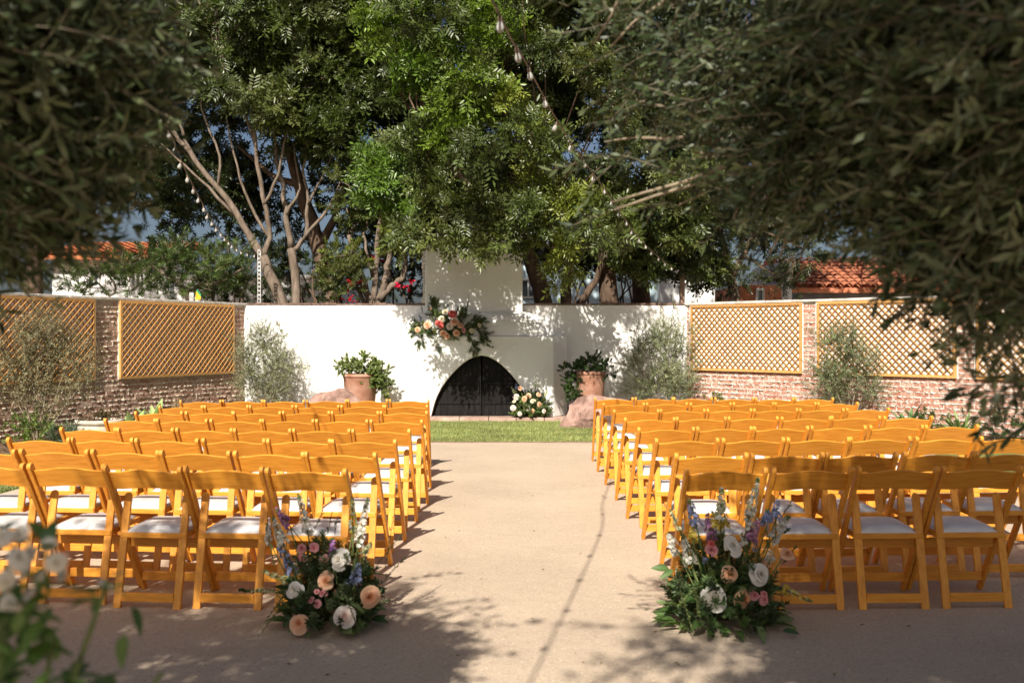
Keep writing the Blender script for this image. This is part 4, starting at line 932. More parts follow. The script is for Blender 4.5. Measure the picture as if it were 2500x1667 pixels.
bush('olive_shrub', 'grey green olive shrub against the left end of the white wall', bl_, [D(x, y, 17.35) for x, y in [(560, 800), (600, 760), (640, 770), (650, 840), (580, 850), (560, 880)]], upright(605, 17.35, 765, 920, 68, SAGE) + field(14, 545, 685, 775, 910, 17.15, 17.5, .15, .22, SAGE) + [(D(x, y, 17.35), (.07, .07, .2), rc(SAGE)) for x, y in [(645, 755), (655, 770), (590, 765), (605, 760), (572, 790)]], 1000, TOF, sc=.75)
br_ = D(1525, 930, 17.3); br_.z = .05
bush('olive_shrub', 'grey green olive shrub against the right end of the white wall', br_, [D(x, y, 17.3) for x, y in [(1490, 800), (1530, 750), (1560, 740), (1580, 820), (1480, 840), (1550, 860)]], upright(1522, 17.3, 750, 915, 80, SAGE2) + field(20, 1460, 1592, 750, 905, 17.0, 17.5, .15, .24, SAGE2) + [(D(x, y, 17.3), (.07, .07, .2), rc(SAGE)) for x, y in [(1560, 735), (1575, 760), (1500, 770), (1465, 825), (1455, 835)]], 1050, TOF, sc=.75)
b3 = D(1955, 940, 14.9); b3.z = .05
bush('olive_shrub', 'olive shrub in front of the middle lattice panel on the right', b3, [D(x, y, 14.9) for x, y in [(1900, 850), (1940, 800), (1970, 780), (2000, 850), (1900, 900)]], field(12, 1870, 2020, 775, 910, 14.7, 15.1, .15, .22, [(.14, .17, .07), (.18, .2, .095)]) + upright(1945, 14.9, 770, 925, 80, [(.12, .15, .06), (.16, .18, .085)], 11) , 900, TOF, sc=.75)
b4 = D(90, 1010, 13.1); b4.z = .05
bush('feathery_shrub', 'large feathery olive brown shrub before the lattice at the left edge', b4, [D(x, y, 13.1) for x, y in [(20, 850), (60, 780), (110, 760), (160, 820), (190, 880), (100, 880), (40, 920)]], upright(95, 13.1, 745, 945, 105, [(.19, .155, .075), (.22, .18, .09), (.15, .135, .065)], 13, .2) + field(10, 20, 210, 760, 900, 12.8, 13.4, .15, .22, [(.2, .165, .08)]), 620, TOF, sc=.8)
# low leafy shrubs
def low_shrub(label, px, py, Y, w_, h_, cols, per=420, tpl=None, sc=.6, name='leafy_shrub'):
    base = D(px, py, Y); base.z = .05
    cls = [(base + Vector((rnd.uniform(-w_, w_), rnd.uniform(-.15, .15), h_ * rnd.uniform(.3, .85))), (w_ * .45, w_ * .45, h_ * .35), rc(cols)) for _ in range(7)]
    bush(name, label, base, [c[0] for c in cls[:4]], cls, per, tpl or TW, 'dleaf', 'barkd', sc, (.2, 1.05), .6)
low_shrub('bright green low shrub at the left edge below the feathery shrub', 35, 1025, 12.0, .28, .42, [(.13, .19, .04), (.16, .22, .05)])
low_shrub('yellow green shrub at the foot of the first right lattice', 1640, 915, 16.8, .3, .36, [(.19, .22, .05), (.15, .19, .05)])
low_shrub('low green shrub between the right agave plants', 2010 + 130, 960, 14.0, .2, .25, [(.09, .14, .03)])
low_shrub('dark leafy shrub under the brick wall at the far right', 2290, 985, 13.2, .4, .42, [(.05, .09, .025), (.07, .12, .03)])
low_shrub('small green plant beside the pale pot at left', 268, 985, 12.9, .14, .2, [(.09, .14, .04)], 500, None, .5)
low_shrub('green strappy clump before the feathery shrub', 150, 1020, 12.2, .2, .16, [(.12, .17, .1), (.10, .14, .08)], 400, TN, 1.0, 'grass_clump')
# dry grasses
for px_, py_, lab in [(1712, 915, 'dry straw coloured grass tuft at the right brick wall'), (405, 945, 'dry brown grass tuft at the left brick wall')]:
    base = D(px_, py_, 16.4); base.z = .04; t = Tpl(); q = random.Random(px_)
    for k in range(60):
        a = q.uniform(0, 6.28); el = q.uniform(1.05, 1.5); c, s = rot2(a); t.leaf((q.uniform(-.04, .04), q.uniform(-.04, .04), 0), (c * math.cos(el), s * math.cos(el), math.sin(el)), (c, s, 0), q.uniform(.25, .5), .008, q.uniform(.7, 1.2), .1, True, q.uniform(0, .25))
    V, T, C = scatter([t.arr()], np.array([base]), np.array([[0, 0, 1.]]), np.ones(1), np.array([[.36, .27, .16]]))
    tag(link('grass_tuft', np_mesh('grass_tuft', V, T, C, M['dleaf'])), lab, 'grass')
# agaves: every blade a leaf of its own
def agave(label, px, py, Y, n, L, W, col, el0=.5, el1=1.35):
    base = D(px, py, Y); base.z = .05; t = empty('agave', base, rnd.uniform(0, 6), label, 'agave')
    mt = surface('agave_leaf', col, tuple(c * 1.25 for c in col), 6, .5, .1, 30, spec=.35, objvar=.12)
    vs = []; fs = []; N = 9
    for i in range(N + 1):
        s_ = i / N; wd = W * (.55 + 1.0 * s_ if s_ < .45 else 1.0 * (1 - ((s_ - .45) / .55) ** 2.0)) * .5; bend = .16 * s_ * s_ * L
        for k, xx_ in enumerate((-1, -.5, 0, .5, 1)): vs.append((xx_ * wd, bend - .0 + abs(xx_) * -wd * .45, s_ * L))
    for i in range(N):
        for k in range(4): q = i * 5 + k; fs.append((q, q + 1, q + 6, q + 5))
    lm = MB().add(vs, fs).mesh('leaf', mt, True, False)
    for k in range(n):
        o = link('leaf', lm, None, t); a = k * 2.4; el = el0 + (el1 - el0) * k / n + rnd.uniform(-.1, .1); sc_ = rnd.uniform(.75, 1.1)
        o.rotation_euler = Euler((-(math.pi / 2 - el), 0, a), 'XYZ'); o.scale = (sc_,) * 3; o.location = (0, 0, .02)
agave('pale green agave beside the clay pot at the left', 305, 975, 13.2, 15, .48, .11, (.26, .34, .13))
agave('second pale green agave, nearer the left lattice panel', 355, 965, 14.2, 14, .50, .11, (.27, .36, .13))
agave('small agave at the foot of the right olive shrub', 1540, 935, 16.6, 13, .38, .09, (.24, .33, .10))
agave('dark green agave below the middle right lattice panel', 2085, 968, 14.0, 15, .52, .085, (.09, .16, .06))
agave('spiky green yucca at the right brick wall', 2205, 985, 13.2, 26, .46, .05, (.14, .20, .06), .25, 1.4)
# potted ivies
def potted_ivy(label, px, Y, ztop, rt, rb, cls, trail):
    c = D(px, 0, Y); base = Vector((c.x, Y, .05)); t = empty('potted_ivy', base, 0, label, 'potted plant', 'terracotta pots of ivy by the fireplace')
    h_ = ztop - .05
    pot = MB().lathe([(0, 0), (rb, 0), (rb * 1.02, .02), (rt * .97, h_ - .06), (rt * .98, h_ - .055), (rt * 1.02, h_ - .05), (rt * 1.03, h_ - .04), (rt * 1.03, h_ - .008), (rt * 1.01, h_), (rt * .92, h_), (rt * .88, h_ - .06), (0, h_ - .06)], 36).build('pot', M['terracotta'], t, True)
    mb = MB()
    for a, b_, c_ in trail: limb(mb, [a, b_, c_], .006, .003, .01, 4, 5)
    child_world(mb.build('stem', M['twig'], smooth=True), t)
    P, Dr, Cc = clump_points(cls, 1500, (.2, 1.05), .3, .3); o = foliage('foliage', M['dleaf'], None, TIVY, P, Dr, rng.uniform(.55, .9, len(P)), Cc); child_world(o, t)
IV = [(.22, .28, .085), (.28, .33, .13), (.18, .24, .07)]; Yp = 17.0
potted_ivy('terracotta pot of pale trailing ivy left of the fireplace', 828, Yp, D(0, 858, Yp).z, .30, .22,
    [(D(x, y, Yp - .1), (r * 1.3, r * 1.5, r * .95), rc(IV)) for x, y, r in [(800, 840, .14), (830, 835, .16), (858, 845, .15), (790, 850, .1), (872, 862, .15), (880, 885, .12), (868, 880, .13), (885, 905, .07), (850, 862, .14), (890, 850, .05), (835, 820, .06), (868, 830, .06)]],
    [(D(850, 855, Yp), D(885, 870, Yp - .2), D(895, 910, Yp - .2)), (D(800, 850, Yp), D(785, 870, Yp - .25), D(782, 890, Yp - .25))])
IVd = [(.055, .10, .03), (.07, .12, .035), (.045, .08, .025)]
potted_ivy('terracotta pot of dark trailing ivy right of the fireplace', 1356, Yp, D(0, 852, Yp).z, .26, .20,
    [(D(x, y, Yp - .1), (r * 1.2, r * 1.5, r * .95), rc(IVd)) for x, y, r in [(1340, 838, .13), (1360, 832, .14), (1382, 842, .12), (1320, 850, .12), (1312, 870, .12), (1316, 890, .11), (1308, 905, .08), (1300, 848, .07), (1398, 858, .05), (1322, 905, .08)]],
    [(D(1340, 850, Yp), D(1315, 870, Yp - .2), D(1312, 915, Yp - .2)), (D(1380, 845, Yp), D(1395, 850, Yp - .1), D(1408, 862, Yp - .1))])
base = D(228, 985, 12.6); base.z = .04; pp = empty('clay_pot', base, 0, 'wide pale clay pot of small succulents by the left brick wall', 'potted plant')
MB().lathe([(0, 0), (.16, 0), (.24, .16), (.26, .30), (.255, .31), (.285, .32), (.285, .36), (.25, .365), (.24, .32), (0, .31)], 30).build('pot', M['paleclay'], pp, True)
P, Dr, Cc = clump_points([(base + Vector((dx, 0, .38)), (.13, .13, .06), rc([(.15, .12, .06), (.12, .16, .05), (.2, .13, .09)])) for dx in (-.12, 0, .12, .05)], 1500, (.1, 1)); o = foliage('foliage', M['dleaf'], None, TIVY, P, Dr, rng.uniform(.4, .7, len(P)), Cc); child_world(o, pp)
# boulders
def boulder(label, c, r, seed):
    q = random.Random(seed); bm_ = bmesh.new(); bmesh.ops.create_icosphere(bm_, subdivisions=4, radius=1)
    from mathutils import noise as mn
    planes = [(Vector((q.gauss(0, 1), q.gauss(0, 1), q.gauss(.3, .8))).normalized(), q.uniform(.62, .92)) for _ in range(13)]
    for v in bm_.verts:
        p = v.co.normalized(); k = 1.0
        for n_, d_ in planes:
            dt = p.dot(n_)
            if dt > 1e-3: k = min(k, d_ / dt)
        p = p * k; p += p.normalized() * (.07 * mn.fractal(p * 2.2 + Vector((seed, 0, 0)), 1, 2, 5) + .025 * mn.noise(p * 11)); v.co = Vector((p.x * r[0], p.y * r[1], p.z * r[2]))
    me_ = bpy.data.meshes.new('boulder'); bm_.to_mesh(me_); bm_.free(); o_ = link('boulder', me_, M['rock']); o_.location = c; tag(o_, label, 'boulder', 'sandstone boulders by the fireplace')
c_ = D(775, 930, 16.4); boulder('flat red sandstone boulder in front of the left ivy pot', (c_.x, 16.4, .18), (.52, .36, .44), 3)
c_ = D(1385, 950, 15.9); boulder('large angular red sandstone boulder in front of the right ivy pot', (c_.x + .20, 15.98, .09), (.88, .44, .50), 8)

# ------------------------------------------------------------------ flowers
def rose_geo(cols, petals_from, petals_to, seed):
    """petals of a rose as cupped shells, facing +Z, outer radius 1"""
    q = random.Random(seed); V, T, C = [], [], []
    layers = [(3, .05, .15, .76), (4, .12, .30, .78), (5, .22, .50, .74), (5, .30, .75, .62), (6, .36, 1.0, .42)]
    nb = 8
    for zz, rr in ((.2, .12), (.45, .15), (.62, .12), (.72, .05)):
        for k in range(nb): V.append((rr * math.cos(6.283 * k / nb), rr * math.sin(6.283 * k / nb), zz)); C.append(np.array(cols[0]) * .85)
    for i in range(3):
        for k in range(nb): a = i * nb + k; b_ = i * nb + (k + 1) % nb; T += [(a, b_, b_ + nb), (a, b_ + nb, a + nb)]
    T += [(3 * nb, 3 * nb + k, 3 * nb + k + 1) for k in range(1, nb - 1)]
    for li, (n_, r0, r1, hh) in enumerate(layers):
        if not (petals_from <= li < petals_to): continue
        for k in range(n_):
            V2, T2, C2 = petal_geo(2 * math.pi * k / n_ + li * 1.1 + q.uniform(-.15, .15), 2 * math.pi / n_ * .72, r0, r1 * q.uniform(.92, 1.06), hh * q.uniform(.92, 1.08), cols, li, q)
            o_ = len(V); V += V2; C += C2; T += [(a + o_, b_ + o_, c + o_) for a, b_, c in T2]
    return np.array(V), np.array(T), np.array(C)
def petal_geo(a0, wd, r0, r1, hh, cols, li, q):
    nu, nv = 5, 5; V, T, C = [], [], []
    ci = np.array(cols[0]) * (1 - li / 4) + np.array(cols[1]) * (li / 4)
    for i in range(nv):
        t = i / (nv - 1)
        for j in range(nu):
            u = -1 + 2 * j / (nu - 1); w_ = wd * (.45 + .75 * math.sin(math.pi * min(t * .62 + .12, 1)))
            tt = t * (1 - .13 * u * u * t)
            rr = r0 * .35 + (r1 - r0 * .35) * tt ** 1.3 + .10 * r1 * max(0, t - .75) / .25 * (1 if li > 1 else -.3); z = hh * math.sin(min(1.0, tt * 1.06) * math.pi / 2 * 1.12) - (.12 * hh * max(0, t - .8) / .2 if li > 2 else 0) + .02 * q.uniform(-1, 1)
            rr *= 1 + .06 * u * u; a = a0 + u * w_
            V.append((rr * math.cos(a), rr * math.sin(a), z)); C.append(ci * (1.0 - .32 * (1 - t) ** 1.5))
    for i in range(nv - 1):
        for j in range(nu - 1): p = i * nu + j; T += [(p, p + 1, p + nu + 1), (p, p + nu + 1, p + nu)]
    return V, T, C
ROSE = {'white': ((.80, .74, .62), (.82, .79, .73)), 'blush': ((.78, .55, .46), (.82, .74, .68)), 'peach': ((.78, .30, .13), (.82, .52, .34)), 'pink': ((.62, .16, .17), (.72, .34, .34)),
        'coral': ((.62, .07, .07), (.70, .17, .14)), 'cream': ((.72, .62, .38), (.78, .72, .56))}
rose_core, rose_whole, rose_petal = {}, {}, {}
for nme, cols in ROSE.items():
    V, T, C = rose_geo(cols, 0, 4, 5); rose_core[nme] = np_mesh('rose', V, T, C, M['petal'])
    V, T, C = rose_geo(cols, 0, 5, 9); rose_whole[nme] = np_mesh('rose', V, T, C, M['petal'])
    V, T, C = petal_geo(0, .75, .36, 1.0, .42, cols, 4, random.Random(3)); rose_petal[nme] = np_mesh('petal', np.array(V), np.array(T), np.array(C), M['petal'])
    for d_ in (rose_core, rose_whole, rose_petal): d_[nme].polygons.foreach_set('use_smooth', [True] * len(d_[nme].polygons))
def face_rot(d):
    return Vector(d).normalized().to_track_quat('Z', 'Y').to_euler()
def add_rose(parent, loc, r, kind, facing, petals=False, name='rose'):
    o_ = link(name, (rose_core if petals else rose_whole)[kind], None, parent); o_.location = loc; o_.scale = (r * rnd.uniform(.92, 1.06), r * rnd.uniform(.92, 1.06), r * rnd.uniform(1.0, 1.35))
    o_.rotation_euler = (Vector(facing).normalized().to_track_quat('Z', 'Y') @ Euler((rnd.gauss(0, .2), rnd.gauss(0, .2), rnd.uniform(0, 6.28))).to_quaternion()).to_euler()
    if petals:
        for k in range(6):
            if k == 5 and rnd.random() < .4: continue
            p_ = link('petal', rose_petal[kind], None, o_); p_.rotation_euler = (rnd.gauss(0, .13), rnd.gauss(0, .13), k * 1.047 + rnd.uniform(-.12, .12)); s_ = rnd.uniform(.82, 1.14); p_.scale = (s_, s_, rnd.uniform(.7, 1.25))
def floret_tpl(seed, np_=5, r=.012):
    q = random.Random(seed); t = Tpl()
    for k in range(np_):
        a = 2 * math.pi * k / np_ + q.uniform(-.2, .2); c, s = rot2(a); t.leaf((0, 0, 0), (c, s, .45 + q.uniform(-.2, .2)), (0, 0, 1), r * q.uniform(.85, 1.15), r * .85, q.uniform(.85, 1.1), .15)
    return t.arr()
TF = [floret_tpl(i) for i in range(4)]
tst = Tpl(); tst.stem((0, 0, 0), (0, 0, 1), .014, (.13, .18, .05)); TSTEM = tst.arr()
def spike(parent, a, b_, col, wd=.026, n=46, fs=1.0, col2=None, name='flower_spike'):
    """a stem with florets packed round its upper part, thinning to buds"""
    a, b_ = np.array(a, float), np.array(b_, float); ax = b_ - a; L = np.linalg.norm(ax); ax /= L; n = int(n * 1.5); fs = fs * 1.2
    t = np.sort(rng.random(n)) ** .9; ang = rng.uniform(0, 6.28, n); x = np.cross(ax, [.2, .9, .3]); x /= np.linalg.norm(x); y = np.cross(ax, x)
    rad = x[None] * np.cos(ang)[:, None] + y[None] * np.sin(ang)[:, None]
    P = a[None] + ax[None] * (L * t)[:, None] + rad * (wd * (1.05 - .75 * t) * rng.uniform(.55, 1, n))[:, None]
    cc = np.array(col)[None] * rng.uniform(.8, 1.15, (n, 1)); g = (t > .86)[:, None]; cc = np.where(g, np.array([[.22, .28, .10]]), cc)
    if col2 is not None: cc = np.where((rng.random(n) < .3)[:, None], np.array(col2)[None], cc)
    V, T, C = scatter(TF, P, rad + ax[None] * .4, (1.15 - .65 * t) * fs * rng.uniform(.8, 1.2, n), cc)
    Vs, Ts, Cs = scatter([TSTEM], np.array([a - ax * .12]), ax[None], np.array([L + .12]) , np.ones((1, 3)))
    Vs = Vs  # stem radius follows its length
    return link(name, np_mesh(name, np.concatenate([V, Vs]), np.concatenate([T, Ts + len(V)]), np.concatenate([C, Cs]), M['petal']), None, parent)
def big_leaf(seed, L=1.0, W=.42):
    q = random.Random(seed); V, T, C = [], [], []; N = 7
    for i in range(N + 1):
        s_ = i / N; wd = W * .5 * math.sin(math.pi * s_ ** .8) ** .85 if 0 < s_ < 1 else 0; z = -.22 * s_ * s_ * L
        for u in (-1, 0, 1): V.append((u * wd, s_ * L, z + abs(u) * wd * .35 + q.uniform(-.01, .01))); C.append(np.array((1, 1, 1)) * (1.25 if u == 0 else q.uniform(.85, 1.1)))
    for i in range(N):
        for k in range(2): p = i * 3 + k; T += [(p, p + 1, p + 4), (p, p + 4, p + 3)]
    return np.array(V), np.array(T), np.array(C)
LEAFCOL = [(.055, .105, .03), (.075, .135, .037), (.10, .17, .05), (.045, .085, .033), (.15, .205, .075)]
leaf_meshes = []
for i, c in enumerate(LEAFCOL):
    for W in (.34, .46):
        V, T, C = big_leaf(i, 1.0, W); leaf_meshes.append(np_mesh('leaf', V, T, C * np.array(c)[None], M['dleaf']))
for m_ in leaf_meshes: m_.polygons.foreach_set('use_smooth', [True] * len(m_.polygons))
BLUE, MAUVE, PINKF, WHITEF, YELF, LIMEF, PURP = (.36, .42, .64), (.46, .24, .38), (.66, .34, .46), (.78, .77, .68), (.74, .60, .12), (.66, .70, .42), (.40, .20, .42)
def arrangement(label, root, roses, spikes, leaves, filler, petals, scale_leaf=.10, group='flower arrangements'):
    t = empty('flower_arrangement', root, 0, label, 'flowers', group); c0 = Vector((0, .05, .16))
    st = MB()
    for (x, y, z, r, k) in roses:
        f = Vector((x * .8, -.55 + y, (z - .2) * .8 + .25)); add_rose(t, (x, y, z), r, k, f, petals)
        st.tube([Vector((x * .2, .03, .02)), Vector((x * .6, y * .5, z * .5)), Vector((x, y + .01, z))], .004, 4)
    for (a, b_, col, wd, n_, fs, c2) in spikes:
        spike(t, a, b_, col, wd, n_, fs, c2); st.tube([Vector((a[0] * .2, .03, .02)), Vector((a[0] * .7, a[1], a[2] * .6)), Vector(a)], .0035, 4)
    st.build('stem', M['twig'], t, True)
    for (p, d, s_) in leaves:
        o_ = link('leaf', rnd.choice(leaf_meshes), None, t); o_.location = p; o_.scale = (s_,) * 3
        dv = Vector(d).normalized(); q_ = dv.to_track_quat('Y', 'Z'); o_.rotation_euler = (q_ @ Euler((0, rnd.gauss(0, .5), 0)).to_quaternion()).to_euler()
    if filler is not None:
        P, Dr, Cc, tpl, sc_ = filler; fo = foliage('greenery', M['dleaf'], t, tpl, P, Dr, sc_, Cc); tag(fo, kind='stuff')
    return t
def mound_leaves(n, rx, ry, rz, s0, s1, z0=.0):
    out = []
    for _ in range(n):
        a = rnd.uniform(0, 6.283); el = rnd.uniform(-.05, 1.2); d = Vector((math.cos(a) * math.cos(el), math.sin(a) * math.cos(el), math.sin(el)))
        p = Vector((d.x * rx * .7, d.y * ry * .7, max(.03, z0 + d.z * rz * .8))); dd = d + Vector((rnd.gauss(0, .4), rnd.gauss(0, .4), rnd.gauss(-.1, .4)))
        if p.z < .06: dd.z = abs(dd.z) * .4 + .1
        out.append((p, dd, rnd.uniform(s0, s1)))
    return out
def filler(n, rx, ry, rz, tpl, s0, s1, cols, z0=0, up=.5):
    d = unit(n); d[:, 2] = np.abs(d[:, 2]); P = d * np.array([[rx, ry, rz]]) * rng.uniform(.35, .85, (n, 1)); P[:, 2] += z0 + .02
    return P, d + np.array([[0, 0, up]]) + rng.normal(scale=.3, size=(n, 3)), np.array(cols)[rng.integers(0, len(cols), n)] * rng.uniform(.7, 1.3, (n, 1)), tpl, rng.uniform(s0, s1, n)
FG = [(.06, .10, .035), (.10, .15, .055), (.15, .19, .09), (.05, .085, .035)]
# by the aisle on the left
k_ = 2030.0
def LQ(zx, zy, y=0.0): return ((zx - 830) / k_, y, max(.03, (1470 - zy) / k_))
rs = [(545, 1025, 75, 'white'), (825, 940, 80, 'peach'), (600, 1330, 82, 'peach'), (1045, 1260, 100, 'blush'), (1260, 1080, 88, 'peach'), (980, 750, 92, 'white')]
rs2 = [(755, 1045, 26, 'pink'), (825, 1060, 40, 'pink'), (700, 1120, 28, 'pink'), (770, 1155, 40, 'pink'), (585, 640, 42, 'pink'), (705, 640, 45, 'pink'), (590, 740, 48, 'pink'), (815, 740, 45, 'pink')]
dep = lambda z: -.22 + .30 * z
roses = [(*[LQ(a, b_)[0], dep(LQ(a, b_)[2]), LQ(a, b_)[2]], r * 1.1 / k_, k) for a, b_, r, k in rs + rs2]
sp = []
for (a, b_, c, d, col, wd, n_, fs, c2) in [(620, 520, 490, 130, WHITEF, .024, 60, 1.0, None), (380, 620, 240, 350, WHITEF, .026, 56, 1.0, None), (240, 600, 180, 420, WHITEF, .018, 26, .9, None), (1130, 640, 1200, 170, WHITEF, .024, 64, 1.0, None),
        (430, 440, 270, 280, PURP, .022, 34, 1.1, MAUVE), (900, 760, 860, 560, PURP, .024, 40, 1.1, None), (1070, 490, 1040, 150, LIMEF, .018, 34, 1.0, YELF), (430, 760, 300, 620, BLUE, .02, 26, 1.0, None), (500, 900, 380, 720, BLUE, .03, 36, 1.1, None), (1120, 980, 1130, 780, BLUE, .032, 44, 1.15, None), (1060, 1050, 1000, 960, BLUE, .02, 16, 1.0, None),
        (430, 960, 180, 870, LIMEF, .018, 22, 1.0, YELF), (300, 1040, 40, 1050, LIMEF, .012, 20, .7, None), (1190, 720, 1260, 600, LIMEF, .02, 24, .9, None), (640, 880, 620, 780, WHITEF, .012, 12, .6, None)]:
    pa, pb = LQ(a, b_), LQ(c, d); sp.append(((pa[0], dep(pa[2]) + .03, pa[2]), (pb[0], dep(pb[2]) + .05, pb[2]), col, wd, n_, fs, c2))
f1 = filler(260, .27, .22, .44, TW, .28, .52, FG); f1[0][:, 1] += .0
lv = mound_leaves(140, .30, .24, .34, .07, .13) + [(Vector(LQ(1080, 1130, -.2)), (.7, -.3, -.2), .10), (Vector(LQ(1250, 900, -.1)), (.6, 0, .1), .08)]
base = S(600 + 830 / 4.126, 1536, 4.95)
tl = arrangement('ground flower arrangement of white, peach and blue blooms left of the aisle', (base.x, 5.02, 0), roses, sp, lv, f1, True)
def wisps(parent, lst, n=10, s=.05, W=.012, col=(.05, .09, .03)):
    for a, b_ in lst:              # airy twig with small paired leaves
        t = Tpl(); a, b_ = np.array(a, float), np.array(b_, float); t.stem(a, b_, .002, (.12, .11, .05)); ax = b_ - a
        for k in range(n):
            p = a + ax * (k + 1) / n
            for sg in (-1, 1): t.leaf(p, ax / np.linalg.norm(ax) * .6 + np.array([sg * .7 + rnd.gauss(0, .2), rnd.gauss(0, .3), rnd.gauss(.2, .2)]), (0, -1, .3), s * rnd.uniform(.6, 1.1), W * rnd.uniform(.8, 1.3), rnd.uniform(.7, 1.4), .1, True, .1)
        V, T, C = scatter([t.arr()], np.zeros((1, 3)), np.array([[0, 0, 1.]]), np.ones(1), np.array([col]), np.array([0.]))
        link('leafy_twig', np_mesh('leafy_twig', V, T, C, M['dleaf']), None, parent)
# +Z keeps x/y swapped by the frame, so build wisps in that frame
def wframe(p): return p
_r0 = frame_from(np.array([[0, 0, 1.]]), np.array([0.]))[0]
def W_(p): return tuple(_r0.T @ np.array(p))
wisps(tl, [(W_(LQ(1380, 900, .02)), W_(LQ(1500, 130, .05))), (W_(LQ(1300, 850, .0)), W_(LQ(1540, 560, .05))), (W_(LQ(1330, 1050, -.05)), W_(LQ(1580, 780, 0)))], 12, .035, .011)
wisps(tl, [(W_(LQ(640, 520, .05)), W_(LQ(720, 340, .05))), (W_(LQ(850, 560, .05)), W_(LQ(880, 400, .05))), (W_(LQ(780, 560, .05)), W_(LQ(820, 350, .05))), (W_(LQ(250, 1080, -.1)), W_(LQ(-20, 1060, -.1)))], 8, .035, .014)
wisps(tl, [(W_(LQ(480, 1000, -.2)), W_(LQ(320, 1240, -.24))), (W_(LQ(1040, 1040, -.2)), W_(LQ(1210, 1400, -.26))), (W_(LQ(420, 1150, -.2)), W_(LQ(260, 1380, -.24)))], 16, .018, .008, (.16, .22, .09))
# by the aisle on the right
k2 = 1746.0
def RQ(zx, zy, y=0.0): return ((zx - 680) / k2, y, max(.03, (1480 - zy) / k2))
rs = [(540, 1170, 98, 'white'), (780, 1170, 82, 'peach'), (930, 990, 85, 'white'), (690, 975, 66, 'peach'), (715, 760, 76, 'white'), (1185, 830, 58, 'peach')]
rs2 = [(540, 795, 52, 'pink'), (545, 735, 30, 'coral'), (895, 1155, 42, 'pink'), (970, 1180, 40, 'pink'), (975, 1140, 30, 'pink')]
dep2 = lambda z: -.20 + .28 * z
roses = [(RQ(a, b_)[0], dep2(RQ(a, b_)[2]), RQ(a, b_)[2], r * 1.1 / k2, k) for a, b_, r, k in rs + rs2]
sp = []
for (a, b_, c, d, col, wd, n_, fs, c2) in [(655, 560, 685, 280, LIMEF, .03, 54, 1.1, WHITEF), (905, 520, 1015, 200, WHITEF, .026, 70, 1.0, LIMEF), (1080, 720, 1260, 520, WHITEF, .028, 60, 1.05, None), (920, 640, 890, 520, WHITEF, .026, 30, 1.1, None),
        (440, 600, 395, 380, BLUE, .03, 44, 1.1, None), (1060, 580, 1080, 460, BLUE, .028, 34, 1.1, None), (1140, 540, 1170, 370, BLUE, .024, 26, 1.0, None), (900, 720, 990, 540, PINKF, .034, 56, 1.1, MAUVE), (565, 720, 545, 490, MAUVE, .026, 50, 1.0, PURP),
        (610, 620, 600, 480, YELF, .026, 18, 1.2, None), (680, 620, 690, 520, YELF, .022, 18, 1.2, None), (400, 720, 410, 590, YELF, .02, 14, 1.1, None), (300, 640, 215, 460, LIMEF, .014, 24, .8, None), (270, 810, 180, 660, WHITEF, .028, 40, 1.1, None), (380, 920, 320, 670, WHITEF, .03, 60, 1.1, None),
        (1120, 1090, 1400, 1220, YELF, .018, 30, 1.1, LIMEF), (520, 900, 500, 850, BLUE, .014, 10, 1.0, None), (950, 800, 945, 740, BLUE, .012, 8, .9, None), (855, 760, 840, 660, WHITEF, .016, 18, 1.0, None), (1060, 880, 1080, 800, WHITEF, .02, 14, 1.0, None)]:
    pa, pb = RQ(a, b_), RQ(c, d); sp.append(((pa[0], dep2(pa[2]) + .03, pa[2]), (pb[0], dep2(pb[2]) + .05, pb[2]), col, wd, n_, fs, c2))
f2 = filler(260, .30, .22, .44, TW, .28, .52, FG + [(.10, .16, .05)])
lv = mound_leaves(150, .36, .26, .34, .07, .14) + [(Vector(RQ(180, 940, -.1)), (-.8, -.2, .15), .09), (Vector(RQ(210, 940, -.12)), (-.5, -.3, -.2), .09), (Vector(RQ(1110, 1420, -.2)), (.7, -.3, .05), .08), (Vector(RQ(880, 1350, -.25)), (.1, -.5, -.3), .10)]
base = S(1580 + 680 / 3.563, 1536, 4.96)
tr_ = arrangement('ground flower arrangement with yellow snapdragons and white spires right of the aisle', (base.x, 5.02, 0), roses, sp, lv, f2, True)
wisps(tr_, [(W_(RQ(430, 1020, -.2)), W_(RQ(220, 1180, -.26))), (W_(RQ(360, 1040, -.2)), W_(RQ(380, 1260, -.27))), (W_(RQ(250, 1080, -.2)), W_(RQ(330, 1400, -.27))), (W_(RQ(1120, 1180, -.15)), W_(RQ(1210, 1420, -.2)))], 18, .022, .008, (.18, .24, .08))
wisps(tr_, [(W_(RQ(1180, 620, .05)), W_(RQ(1310, 400, .05))), (W_(RQ(1200, 940, .0)), W_(RQ(1310, 800, .0))), (W_(RQ(1150, 700, .0)), W_(RQ(1260, 640, .02))), (W_(RQ(760, 640, .05)), W_(RQ(740, 580, .05)))], 9, .03, .012)
# on the mantel
k3 = 1098.0
def MQ(zx, zy, y=0.0): return ((zx - 1050) / k3, y, (925 - zy) / k3)
rs = [(670, 730, 60, 'peach'), (1170, 685, 66, 'peach'), (1280, 745, 48, 'peach'), (1210, 880, 52, 'peach'), (1130, 535, 66, 'coral'), (880, 690, 58, 'coral'), (925, 735, 50, 'coral'), (935, 610, 52, 'cream'), (1000, 480, 48, 'cream'), (975, 880, 52, 'peach'), (1030, 945, 48, 'peach'), (720, 430, 30, 'peach'), (480, 815, 44, 'peach'), (1350, 820, 36, 'pink'), (1080, 750, 55, 'blush'), (1490, 830, 40, 'cream'), (1640, 730, 38, 'cream')]
dm = lambda z: -.10 + .12 * max(z, -.1)
roses = [(MQ(a, b_)[0], dm(MQ(a, b_)[2]) - .12, MQ(a, b_)[2], r * 1.25 / k3, k) for a, b_, r, k in rs]
sp = []
